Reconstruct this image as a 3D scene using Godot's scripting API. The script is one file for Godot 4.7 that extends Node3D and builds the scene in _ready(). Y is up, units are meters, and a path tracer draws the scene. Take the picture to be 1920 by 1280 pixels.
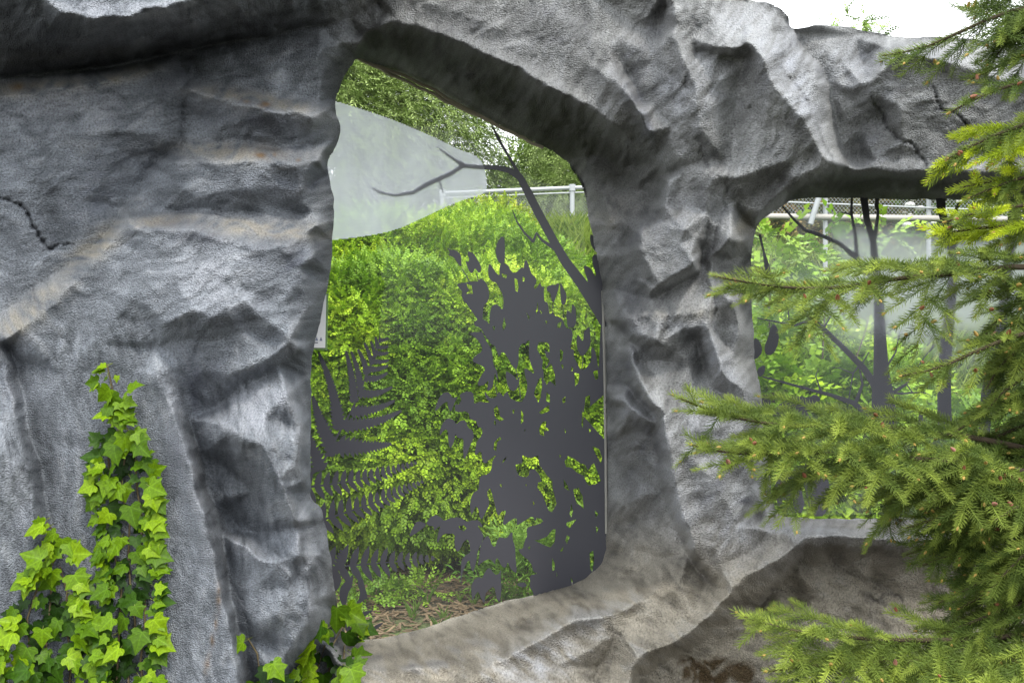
extends Node3D

const FX := 1870.0            # focal length in picture widths of 1920
const EYE := Vector3(0.0, 1.55, 2.65)
const X0 := -400.0            # first column and row of the sculpted rock sheet
const Y0 := -250.0
const ST := 3.2
const GW := 858
const GH := 623

var rng := RandomNumberGenerator.new()
var depth_map := PackedFloat32Array()    # metres from the eye plane, one per node of the rock sheet
var names := {}

func _ready() -> void:
	# ---- camera, sky, sun, exposure -------------------------------------------------
	var cam := Camera3D.new()
	cam.name = "camera"
	cam.fov = rad_to_deg(2.0 * atan(640.0 / FX))
	cam.near = 0.05
	cam.far = 400.0
	add_child(cam)
	cam.position = EYE
	var env := Environment.new()
	env.background_mode = Environment.BG_SKY
	var sm := ProceduralSkyMaterial.new()
	sm.sky_top_color = Color(0.96, 0.98, 1.0)
	sm.sky_horizon_color = Color(0.84, 0.85, 0.855)
	sm.sky_curve = 0.35
	sm.ground_bottom_color = Color(0.2, 0.22, 0.16)
	sm.ground_horizon_color = Color(0.45, 0.48, 0.42)
	sm.sky_energy_multiplier = 1.0
	var sky := Sky.new()
	sky.sky_material = sm
	env.sky = sky
	env.background_energy_multiplier = 2.1
	env.tonemap_mode = Environment.TONE_MAPPER_LINEAR
	env.tonemap_exposure = 1.6
	env.sdfgi_enabled = true
	env.ssao_enabled = true
	env.ssil_enabled = true
	var we := WorldEnvironment.new()
	we.name = "world_environment"
	we.environment = env
	add_child(we)
	var sun := DirectionalLight3D.new()
	sun.name = "sun"
	sun.light_energy = 0.45
	sun.light_color = Color(1.0, 0.98, 0.94)
	sun.light_angular_distance = 10.0
	sun.shadow_enabled = true
	sun.rotation_degrees = Vector3(-50.0, 24.0, 0.0)
	add_child(sun)
	build_all()

# ---- helpers ------------------------------------------------------------------------
func P(px: float, py: float, dep: float) -> Vector3:
	return Vector3((px - 960.0) / FX * dep, EYE.y - (py - 640.0) / FX * dep, EYE.z - dep)

func numbered(called: String) -> String:
	var n: int = names.get(called, 0)
	names[called] = n + 1
	return called if n == 0 else "%s_%03d" % [called, n]

func tag(o: Node3D, label: String, category := "", group := "", kind := "") -> void:
	if label: o.set_meta("label", label)
	if category: o.set_meta("category", category)
	if group: o.set_meta("group", group)
	if kind: o.set_meta("kind", kind)

func base(called: String, where: Vector3, label: String, category: String, group := "") -> Node3D:
	var o := Node3D.new()
	o.name = numbered(called)
	o.position = where
	add_child(o)
	tag(o, label, category, group)
	return o

func put(m: Mesh, called: String, mat: Material, parent: Node3D = null, kind := "") -> MeshInstance3D:
	var o := MeshInstance3D.new()
	o.mesh = m
	o.material_override = mat
	o.cast_shadow = GeometryInstance3D.SHADOW_CASTING_SETTING_ON
	if parent == null:
		o.name = numbered(called)
		add_child(o)
	else:
		o.name = called
		parent.add_child(o, true)
		var n: int = parent.get_meta("n_" + called, 0)
		parent.set_meta("n_" + called, n + 1)
		if n: o.name = "%s_%03d" % [called, n]
	if kind: o.set_meta("kind", kind)
	return o

func arr_mesh(v: PackedVector3Array, n: PackedVector3Array, c: PackedColorArray, uv: PackedVector2Array, idx: PackedInt32Array) -> ArrayMesh:
	var a := []
	a.resize(Mesh.ARRAY_MAX)
	a[Mesh.ARRAY_VERTEX] = v
	if n.size(): a[Mesh.ARRAY_NORMAL] = n
	if c.size(): a[Mesh.ARRAY_COLOR] = c
	if uv.size(): a[Mesh.ARRAY_TEX_UV] = uv
	a[Mesh.ARRAY_INDEX] = idx
	var m := ArrayMesh.new()
	m.add_surface_from_arrays(Mesh.PRIMITIVE_TRIANGLES, a)
	return m

func scatter(m: Mesh, called: String, mat: Material, where: Array, tint: Array, parent: Node3D) -> MultiMeshInstance3D:
	var mm := MultiMesh.new()
	mm.transform_format = MultiMesh.TRANSFORM_3D
	mm.use_colors = true
	mm.mesh = m
	mm.instance_count = where.size()
	for i in where.size():
		mm.set_instance_transform(i, where[i])
		mm.set_instance_color(i, tint[i])
	var o := MultiMeshInstance3D.new()
	o.multimesh = mm
	o.material_override = mat
	if parent == null:
		o.name = numbered(called)
		add_child(o)
	else:
		o.name = called
		parent.add_child(o, true)
	o.set_meta("kind", "stuff")
	return o

func paint(c: Color, rough := 0.8, metal := 0.0) -> StandardMaterial3D:   # c is a real-world (linear) colour
	var m := StandardMaterial3D.new()
	m.albedo_color = c.linear_to_srgb()
	m.roughness = rough
	m.metallic = metal
	return m

func noise(s: int, freq: float, oct := 3, type := FastNoiseLite.TYPE_SIMPLEX_SMOOTH, fractal := FastNoiseLite.FRACTAL_FBM) -> FastNoiseLite:
	var n := FastNoiseLite.new()
	n.seed = s
	n.frequency = freq
	n.noise_type = type
	n.fractal_type = fractal
	n.fractal_octaves = oct
	return n

func nums(s: String) -> PackedFloat64Array:
	return s.replace(" ", ",").split_floats(",", false)

func pts2(s: String) -> PackedVector2Array:
	var a := nums(s)
	var o := PackedVector2Array()
	for i in range(0, a.size() - 1, 2): o.append(Vector2(a[i], a[i + 1]))
	return o

func pts3(s: String) -> PackedVector3Array:
	var a := nums(s)
	var o := PackedVector3Array()
	for i in range(0, a.size() - 2, 3): o.append(Vector3(a[i], a[i + 1], a[i + 2]))
	return o

func smooth(p: PackedVector2Array, closed := true, times := 1) -> PackedVector2Array:   # corner cutting
	for t in times:
		var q := PackedVector2Array()
		var n := p.size()
		if not closed: q.append(p[0])
		for i in (n if closed else n - 1):
			var a := p[i]
			var b := p[(i + 1) % n]
			q.append(a.lerp(b, 0.25))
			q.append(a.lerp(b, 0.75))
		if not closed: q.append(p[n - 1])
		p = q
	return p

func tube(path: PackedVector3Array, radii: PackedFloat32Array, sides: int, v: PackedVector3Array, n: PackedVector3Array, idx: PackedInt32Array) -> void:
	var first := v.size()
	var up := Vector3(0.3, 1.0, 0.2).normalized()
	for i in path.size():
		var t := (path[mini(i + 1, path.size() - 1)] - path[maxi(i - 1, 0)]).normalized()
		var a := t.cross(up)
		if a.length() < 0.1: a = t.cross(Vector3.RIGHT)
		a = a.normalized()
		var b := t.cross(a)
		for k in sides:
			var w := TAU * k / sides
			var d := a * cos(w) + b * sin(w)
			v.append(path[i] + d * radii[i])
			n.append(d)
	for i in path.size() - 1:
		for k in sides:
			var p := first + i * sides + k
			var q := first + i * sides + (k + 1) % sides
			idx.append_array([p, p + sides, q, q, p + sides, q + sides])

func tube_mesh(path: PackedVector3Array, radii: PackedFloat32Array, sides := 6) -> ArrayMesh:
	var v := PackedVector3Array()
	var n := PackedVector3Array()
	var idx := PackedInt32Array()
	tube(path, radii, sides, v, n, idx)
	return arr_mesh(v, n, PackedColorArray(), PackedVector2Array(), idx)

func noise_tex(n: FastNoiseLite, size: int, ramp: Gradient = null) -> NoiseTexture2D:
	var t := NoiseTexture2D.new()
	t.width = size
	t.height = size
	t.seamless = true
	t.noise = n
	t.generate_mipmaps = false
	if ramp: t.color_ramp = ramp
	return t

func ramp(s: String) -> Gradient:       # "offset,value offset,value ..."
	var g := Gradient.new()
	var off := PackedFloat32Array()
	var col := PackedColorArray()
	for p in pts2(s):
		off.append(p.x)
		col.append(Color(p.y, p.y, p.y))
	g.offsets = off
	g.colors = col
	return g

# ---- the sculpted rock wall ---------------------------------------------------------
var ctl := PackedVector2Array()
var ctl_d := PackedFloat32Array()
var ctl_seen := {}

func ctl_add(x: float, y: float, d: float) -> void:
	var key := Vector2i(roundi(x / 5.0), roundi(y / 5.0))
	if ctl_seen.has(key): return
	ctl_seen[key] = true
	ctl.append(Vector2(x + 0.013 * (ctl.size() % 7), y + 0.017 * (ctl.size() % 5)))
	ctl_d.append(d)

func ln(s: String) -> void:        # a ridge or valley: x, y, centimetres towards the viewer
	var p := pts3(s)
	for i in p.size():
		ctl_add(p[i].x, p[i].y, p[i].z)
		if i + 1 < p.size():
			var n := int(Vector2(p[i].x - p[i + 1].x, p[i].y - p[i + 1].y).length() / 22.0)
			for k in range(1, n + 1):
				var q := p[i].lerp(p[i + 1], float(k) / (n + 1))
				ctl_add(q.x, q.y, q.z)

func pt(s: String) -> void:
	for p in pts3(s): ctl_add(p.x, p.y, p.z)

const OPEN_1 := "668,107 655,128 640,155 630,185 629,212 636,228 640,240 638,254 630,276 622,292 613,304 615,325 620,350 626,375 627,410 623,450 619,500 611,550 601,600 590,640 583,690 581,740 582,800 582,860 581,910 583,936 598,946 606,962 611,990 616,1020 621,1055 624,1085 629,1110 630,1140 640,1175 655,1200 700,1199 760,1187 820,1169 880,1147 940,1129 1000,1115 1060,1098 1098,1080 1122,1056 1134,1025 1136,960 1135,850 1133,700 1131,600 1130,545 1127,520 1119,480 1110,440 1103,405 1098,370 1089,342 1075,319 1060,301 1040,285 1000,265 930,232 860,193 800,159 740,133 700,119"
const OPEN_2 := "1490,372 1470,386 1445,400 1425,416 1415,432 1411,460 1409,500 1410,560 1414,640 1417,690 1425,720 1429,760 1431,800 1440,850 1445,900 1448,935 1456,961 1472,968 1520,972 1570,973 1630,972 1700,970 1800,968 1920,966 2190,962 2235,940 2250,850 2250,500 2240,400 2195,378 1920,375 1800,374 1700,373 1600,372 1520,371"
const SKY_EDGE := "1378,-270 1384,-60 1392,-8 1408,3 1438,5 1462,13 1477,28 1483,52 1505,52 1530,48 1565,48 1600,52 1640,62 1690,68 1760,70 1850,76 1920,88 2000,96 2150,104 2350,110 2350,-270"

func sculpt() -> void:
	# far corners of the sheet
	pt("-400,-250,46 200,-250,44 560,-250,40 900,-250,16 1300,-250,18 1600,-250,5 2345,-250,5 -400,1740,24 300,1740,22 700,1740,26 1000,1740,26 1300,1740,0 1700,1740,0 2345,1740,0")
	# the two openings: where the panes meet the rock
	ln("1060,1098,-40 1098,1080,-40 1122,1056,-40 1134,1025,-40 1136,960,-40 1135,850,-40 1133,700,-40 1131,600,-40 1130,545,-36 1127,520,-28 1119,480,-24 1110,440,-28 1103,405,-34 1098,370,-39 1089,342,-40 1075,319,-40 1060,301,-40 1040,285,-40 1000,265,-40 930,232,-40 860,193,-40 800,159,-40 740,133,-40 700,119,-38 680,112,-34")
	ln("655,1200,-40 700,1199,-40 760,1187,-40 820,1169,-40 880,1147,-40 940,1129,-40 1000,1115,-40")
	ln("668,107,-8 655,128,-8 640,155,-8 630,185,-8 629,212,-6 636,228,-3 640,240,-3 638,254,-6 630,276,-10 622,292,-14 613,304,-14 615,325,-10 620,350,-6 626,375,-5 627,410,-5 623,450,-6 619,500,-7 611,550,-8 601,600,-8 590,640,-8 583,690,-8 581,740,-8 582,800,-8 582,860,-8 581,910,-8 583,936,-8 598,946,-8 606,962,-9 611,990,-9 616,1020,-9 621,1055,-10 624,1085,-11 629,1110,-13 630,1140,-20 640,1175,-32")
	ln("1490,372,-38 1520,371,-40 1600,372,-40 1700,373,-40 1800,374,-40 1920,375,-40 2195,378,-40")
	ln("1470,386,-6 1445,400,0 1425,416,0 1415,432,-2 1411,460,-6 1409,500,-12 1410,560,-12 1414,640,-12 1417,690,-12 1425,720,-11 1429,760,-11 1431,800,-12 1440,850,-13 1445,900,-16 1448,935,-24 1456,961,-36 1472,968,-40 1520,972,-40 1570,973,-40 1630,972,-40 1700,970,-40 1800,968,-40 1920,966,-40 2190,962,-40 2235,940,-40 2250,850,-40 2250,500,-40 2240,400,-40 2195,378,-40")
	pt("2300,500,14 2300,700,16 2280,900,14 2345,300,14 2345,600,14 -300,300,20 -350,600,22 -280,1000,26 -320,1250,22 -400,900,24")
	# A: the brow at top left and what is under it
	ln("-400,-70,48 0,-40,47 60,-12,46 110,20,45 170,38,44 230,31,44 320,10,42 420,-18,40 560,-60,36 700,-110,28")
	ln("-400,160,4 0,146,4 100,138,3 200,124,2 270,108,1 330,98,1 420,78,2 520,66,4 620,42,6 690,16,6 712,0,6")
	ln("0,60,26 110,80,24 240,72,24 330,50,24 450,20,24 560,-10,22 640,-40,18")
	ln("-400,192,15 0,180,15 120,166,15 230,142,12 300,124,8")
	ln("672,90,-3 690,60,4 705,25,7 716,-20,10 720,-110,14")
	pt("600,100,8 520,120,8 640,80,4 560,160,8 450,110,6 380,110,5 600,150,6 620,120,2")
	# ledge 1
	ln("345,140,6 430,163,9 520,180,10 595,186,6")
	ln("350,166,14 440,191,18 500,205,19 580,214,15 612,208,7")
	# ledge 2
	ln("352,262,11 450,267,13 560,274,12 605,282,5")
	ln("330,305,16 400,304,20 450,303,21 550,303,20 600,303,10")
	# ledge 3 and its diagonal band
	ln("232,400,12 300,394,13 400,398,15 500,402,15 590,400,9")
	ln("222,428,19 260,424,23 350,434,25 430,449,26 500,470,25 540,455,22 596,424,12")
	ln("226,410,12 190,450,13 145,482,13 90,520,12 20,575,12 -80,640,12 -400,680,12")
	ln("222,432,19 160,506,20 100,570,20 40,612,19 -60,680,18 -400,740,18")
	# upper left face and its soft crease
	ln("343,162,11 350,215,10 340,264,9 290,305,8 250,350,8 226,388,9")
	pt("100,250,17 60,330,18 180,250,17 150,380,14 470,232,17 560,240,14 420,225,15 250,200,15 290,250,14 10,240,17 -180,300,18 470,350,21 560,360,16 330,350,16 380,360,18 200,330,14")
	ln("-400,350,16 0,375,16 50,395,15 72,440,13 92,468,12 132,462,12")
	pt("20,430,13 50,470,12 0,500,12 -80,480,14")
	# B: big lower faces
	pt("320,500,26 420,520,28 250,560,24 180,640,20 250,700,19 330,520,27 560,500,20 590,480,14 540,560,21 580,570,12 500,600,24")
	ln("296,650,19 312,602,25 355,583,29 390,592,29 430,582,29 478,556,25")
	pt("350,640,21 400,640,22 450,620,23 430,680,20 380,690,18 520,640,20")
	ln("335,680,18 345,720,16 352,770,13 366,812,11 376,870,9 392,930,8 406,962,8")
	ln("414,1000,9 424,1060,10 438,1140,11 448,1190,11 470,1300,4 490,1450,4")
	ln("296,700,21 320,760,20 342,820,20 357,880,19 378,960,19 396,1030,18 413,1100,18 428,1160,18 452,1300,18 470,1450,18")
	pt("200,700,18 150,600,19 230,850,15 150,850,15 300,900,17 250,1000,15 200,1150,17 100,1200,16 330,1100,18 350,1250,18 120,700,17 200,1400,20")
	ln("20,655,13 40,740,13 58,830,14 80,900,14 92,990,14 96,1080,14")
	ln("10,690,17 36,800,19 56,900,20 66,985,20 60,1060,18 30,1150,18")
	pt("0,850,25 0,1000,21 -180,900,26 -180,1100,22 0,1250,20 0,640,17")
	# right-hand block of the boulder
	ln("560,652,16 520,688,16 470,716,15 432,740,12 400,765,10")
	ln("545,640,21 500,670,22 468,690,22 430,700,19")
	ln("398,788,15 440,815,23 490,833,27 510,865,27 535,920,27 555,975,26")
	ln("432,962,4 450,992,5 480,1003,8 520,996,14 556,990,18")
	pt("440,760,17 540,740,21 490,780,23 568,800,17 558,870,20 572,900,13 420,880,7 470,920,12")
	ln("440,1012,15 476,1040,19 520,1060,20 560,1042,20 600,1040,6")
	pt("480,1100,16 520,1150,18 580,1120,13 605,1120,2 500,1250,12 472,1200,10 540,1100,17")
	ln("612,1135,-10 585,1152,12 556,1200,11 530,1238,9 515,1300,8")
	pt("600,1195,-8 572,1245,-8 622,1250,-14 600,1320,-8")
	# C: the lintel over the first opening
	ln("716,26,6 735,38,8 800,55,9 880,86,10 970,130,12 1040,165,13 1110,205,12 1170,240,9 1222,295,3 1236,330,-2 1226,372,-8")
	pt("680,95,-24 760,80,-6 860,130,-18 950,190,-24 1040,240,-24 1110,290,-26 1160,310,-16 1130,250,-6")
	ln("1092,356,-33 1130,348,-25 1180,350,-16 1212,362,-10")
	ln("1096,372,-36 1130,368,-24 1180,372,-14 1216,392,-6")
	pt("1110,420,-26 1150,420,-14 1190,430,-4 1150,480,-16 1180,520,-8 1150,540,-22")
	pt("900,40,13 1000,60,15 1100,120,16 800,0,12 900,-60,14 1050,-60,16 1030,10,16")
	ln("1140,90,15 1165,70,14 1200,48,13 1236,44,14 1246,10,16")
	ln("1160,112,13 1176,140,12 1190,170,13 1200,200,14")
	ln("1148,120,15 1158,150,18 1182,178,20 1203,208,20 1212,240,16")
	ln("1240,-40,20 1262,20,22 1262,60,22 1290,130,24 1308,190,24")
	pt("1240,150,17 1225,110,16 1260,240,17 1290,310,14 1240,260,13 1230,200,15")
	# D: the head of the middle pillar
	ln("1296,74,21 1340,85,25 1385,86,28 1402,78,29 1432,112,30 1446,160,29 1470,176,29 1502,222,28 1542,282,25 1560,304,23")
	ln("1310,92,20 1350,99,22 1396,104,24")
	pt("1390,130,22 1385,180,20 1380,250,19 1360,300,18 1310,240,22 1340,330,19 1400,330,20 1470,300,23 1430,240,23")
	ln("1392,0,12 1440,14,15 1470,30,15 1478,60,15 1500,100,17 1530,125,17 1536,170,18 1528,215,22")
	pt("1330,0,21 1400,40,20 1340,40,21 1440,60,21 1470,120,23")
	ln("1487,56,10 1506,90,11 1536,128,10 1552,165,10 1566,205,9 1578,260,8 1588,310,8")
	ln("1562,306,22 1540,316,21 1508,336,18 1474,358,14 1442,382,11 1418,408,7")
	ln("1590,322,0 1550,334,4 1520,350,-2 1494,366,-12")
	pt("1420,360,13 1380,380,13 1330,400,13 1450,345,15")
	# wedge and groove on the pillar
	ln("1250,340,9 1240,400,7 1262,440,13 1285,470,17 1302,490,19")
	ln("1300,496,17 1278,510,15 1250,522,12 1215,538,8")
	ln("1318,470,10 1312,510,9 1285,530,8 1250,545,6 1215,560,3")
	pt("1200,470,6 1304,452,15 1325,448,12 1290,430,17 1325,400,15 1330,500,9 1200,440,4")
	ln("1345,425,14 1338,470,12 1334,520,11 1346,565,13 1338,610,13")
	pt("1370,450,17 1402,450,6 1375,560,15 1400,560,4 1390,620,8")
	ln("1170,600,-4 1200,592,5 1232,588,10 1290,588,14 1340,580,14")
	ln("1180,626,-2 1205,626,7 1230,632,12 1244,642,10")
	pt("1200,655,0 1190,680,-2 1236,676,3 1220,700,4 1180,640,-8 1280,620,12 1270,660,8 1290,690,8 1310,640,7 1318,690,5 1300,730,10 1255,720,9 1275,770,13")
	ln("1328,612,14 1340,650,16 1352,690,17 1376,716,15 1402,730,12 1424,745,4")
	pt("1360,640,9 1372,670,9 1380,690,10 1395,700,9 1350,740,10 1330,720,9 1400,780,10 1380,830,14")
	ln("1176,652,-4 1192,710,6 1216,756,12 1240,772,15")
	ln("1164,690,-20 1190,735,-10 1222,772,0 1232,784,4")
	ln("1150,748,-18 1166,748,-6 1210,782,4 1236,790,7")
	pt("1165,800,-18 1200,812,-8 1215,860,-8 1180,880,-24 1160,950,-28 1200,980,-20 1150,660,-30 1160,610,-26 1155,1040,-32")
	ln("1240,774,15 1250,830,16 1262,900,15 1276,960,14 1306,1040,13 1346,1100,15")
	ln("1226,820,-3 1242,900,-4 1258,960,-3 1284,1025,1 1326,1092,8")
	pt("1330,800,18 1400,800,12 1340,900,19 1410,900,11 1440,950,-2 1380,980,17 1330,1000,17 1350,1060,17 1400,1040,17 1450,1000,12 1300,860,18")
	# E: sill of the first opening, its facets and the lip
	ln("640,1245,-4 700,1252,6 780,1250,12 850,1250,14 905,1252,17 960,1225,18 1010,1200,18 1080,1152,18 1140,1160,19 1190,1130,17 1240,1098,11 1290,1090,8")
	pt("900,1200,-8 1000,1160,-12 1100,1120,-14 1180,1080,-12 1240,1050,-6 780,1220,-10 700,1228,-14 1180,1030,-22")
	ln("1140,1166,20 1170,1200,23 1196,1228,26")
	ln("900,1262,20 1000,1300,26 1100,1330,26 1180,1290,25 1196,1232,26 1240,1215,25 1292,1190,24 1340,1146,22 1372,1105,22 1402,1078,21 1440,1058,20 1482,1030,18 1512,1010,17 1560,1002,17")
	pt("1040,1250,22 1100,1220,22 1130,1250,20 1240,1150,20 1300,1140,18 1280,1110,13 820,1300,22 700,1300,16 900,1420,26")
	ln("1205,1262,17 1240,1240,15 1300,1214,13 1350,1180,12 1400,1136,11 1440,1104,12")
	# recessed lower wall on the right
	ln("1300,1240,10 1380,1196,9 1425,1164,8 1480,1150,9 1530,1140,8")
	ln("1500,1056,8 1512,1086,7 1530,1112,6 1570,1108,6 1610,1098,6")
	pt("1540,1060,5 1580,1060,5 1560,1030,8 1480,1080,6 1450,1110,6 1490,1120,4 1430,1150,5 1640,1090,3 1680,1080,6 1700,1120,5 1600,1160,8 1550,1200,9 1400,1260,10 1300,1310,11 1700,1200,10 1900,1200,10 2345,1200,9 1500,1300,10 1640,1040,9 1750,1060,8 1900,1080,8 1250,1400,13")
	ln("1456,985,4 1500,996,12 1560,1000,16 1650,1008,16 1750,1008,15 1900,1004,14 2345,1000,14")
	# F: the right-hand lintel
	ln("1548,150,10 1572,166,10 1600,164,14 1640,146,18 1672,112,20 1692,96,20")
	ln("1692,96,20 1760,110,20 1850,135,20 1940,160,20 2345,180,20")
	pt("1520,62,9 1600,66,6 1690,72,6 1760,76,8 1850,84,8 2000,105,8 1590,120,10 1620,100,8 1560,100,9 1660,85,12")
	pt("1600,190,11 1640,180,16 1610,240,8 1650,215,11 1690,210,18 1740,180,18 1700,270,14 1640,300,10 1610,300,5 1800,220,17 1760,290,14 1900,260,15 2050,260,15")
	ln("1596,318,6 1640,322,8 1700,324,9 1780,326,10 1900,328,10 2345,330,10")

const FLOWS := [-0.22, 1.38, 2.15, 0.5, 2.75]      # the ways the trowel went, by region

func flow_weights(x: float, y: float) -> PackedFloat32Array:
	var left := smoothstep(720.0, 600.0, x)
	var low_left := smoothstep(500.0, 700.0, y + 0.25 * (300.0 - x))
	var sill := smoothstep(980.0, 1120.0, y) * (1.0 - left)
	var right := smoothstep(1540.0, 1640.0, x) * (1.0 - sill)
	var mid := maxf(0.0, 1.0 - left - sill - right)
	return PackedFloat32Array([left * (1.0 - low_left), left * low_left, mid, sill, right])

func mask_poly(mask: PackedByteArray, poly: PackedVector2Array) -> void:      # even-odd scan fill on the sheet's nodes
	var n := poly.size()
	for j in GH:
		var y := Y0 + j * ST
		var xs := PackedFloat32Array()
		for i in n:
			var a := poly[i]
			var b := poly[(i + 1) % n]
			if (a.y <= y) != (b.y <= y): xs.append(a.x + (y - a.y) / (b.y - a.y) * (b.x - a.x))
		xs.sort()
		for k in range(0, xs.size() - 1, 2):
			for i in range(maxi(0, ceili((xs[k] - X0) / ST)), mini(GW - 1, floori((xs[k + 1] - X0) / ST)) + 1):
				mask[j * GW + i] = 1

func rough_outline(s: String, closed := true) -> PackedVector2Array:
	var p := smooth(pts2(s), closed, 2)
	var q := PackedVector2Array()
	var wob := noise(91, 0.02, 3)
	for i in p.size():
		var a := p[i]
		var b := p[(i + 1) % p.size()]
		var n := maxi(1, int(a.distance_to(b) / 7.0))
		for k in n:
			var c := a.lerp(b, float(k) / n)
			if c.x < 2300.0 and c.y > -200.0: c += Vector2(wob.get_noise_2d(c.x, c.y), wob.get_noise_2d(c.x + 700.0, c.y)) * 3.5
			q.append(c)
	return q

func box_blur(src: PackedFloat32Array, r: int) -> PackedFloat32Array:
	var tmp := src.duplicate()
	var inv := 1.0 / (2 * r + 1)
	for j in GH:
		var o := j * GW
		var s := src[o] * r
		for k in r: s += src[o + k]
		for i in GW:
			s += src[o + mini(i + r, GW - 1)] 
			tmp[o + i] = s * inv
			s -= src[o + maxi(i - r, 0)]
	var out := tmp.duplicate()
	for i in GW:
		var s := tmp[i] * r
		for k in r: s += tmp[i + k * GW]
		for j in GH:
			s += tmp[i + mini(j + r, GH - 1) * GW]
			out[i + j * GW] = s * inv
			s -= tmp[i + maxi(j - r, 0) * GW]
	return out

func surf(px: float, py: float) -> float:        # depth of the rock at a place on the sheet
	var i := clampi(int((px - X0) / ST), 0, GW - 1)
	var j := clampi(int((py - Y0) / ST), 0, GH - 1)
	return depth_map[j * GW + i]

var cracks: Array = []       # [points, width, depth in cm]
var blots: Array = []        # painted patches: [x, y, rx, ry, angle, kind, strength]

func crack(w: float, d: float, s: String) -> void:
	cracks.append([pts2(s), w, d])

func blot(kind: int, s: String) -> void:     # kind 0 dark blue wash, 1 pale dry-brush, 2 tan dust, 3 brown moss, 4 rust
	var a := nums(s)
	for i in range(0, a.size() - 5, 6): blots.append([a[i], a[i + 1], a[i + 2], a[i + 3], deg_to_rad(a[i + 4]), kind, a[i + 5]])

func stamp_cracks(groove: PackedFloat32Array, stain: PackedFloat32Array) -> void:
	var wob := noise(17, 0.035, 5)
	for c in cracks:
		var p: PackedVector2Array = smooth(c[0], false, 1)
		var w: float = c[1] * 0.6
		for i in p.size() - 1:
			var n := maxi(1, int(p[i].distance_to(p[i + 1]) / 2.0))
			var ends := clampf(1.6 * sin(PI * (i + 0.6) / p.size()), 0.25, 1.0)
			for k in n:
				var q := p[i].lerp(p[i + 1], float(k) / n)
				q += Vector2(wob.get_noise_2d(q.x, q.y), wob.get_noise_2d(q.x + 300.0, q.y)) * 7.0
				var ww := maxf(2.6, ends * w * (0.75 + 1.5 * wob.get_noise_2d(q.x * 2.0, q.y * 2.0 + 900.0)))
				var r := int(ww * 2.0 / ST) + 1
				var ci := int((q.x - X0) / ST)
				var cj := int((q.y - Y0) / ST)
				for j in range(maxi(0, cj - r), mini(GH, cj + r + 2)):
					for ii in range(maxi(0, ci - r), mini(GW, ci + r + 2)):
						var dd := Vector2(X0 + ii * ST - q.x, Y0 + j * ST - q.y).length() / ww
						var o := j * GW + ii
						groove[o] = maxf(groove[o], ends * (0.6 + 0.8 * wob.get_noise_2d(q.x * 3.0, q.y * 3.0 + 50.0)) * c[2] * exp(-dd * dd * 1.2))
						stain[o] = maxf(stain[o], clampf(absf(c[2]) * 0.6, 0.35, 1.0) * exp(-dd * dd * 0.9))

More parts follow.
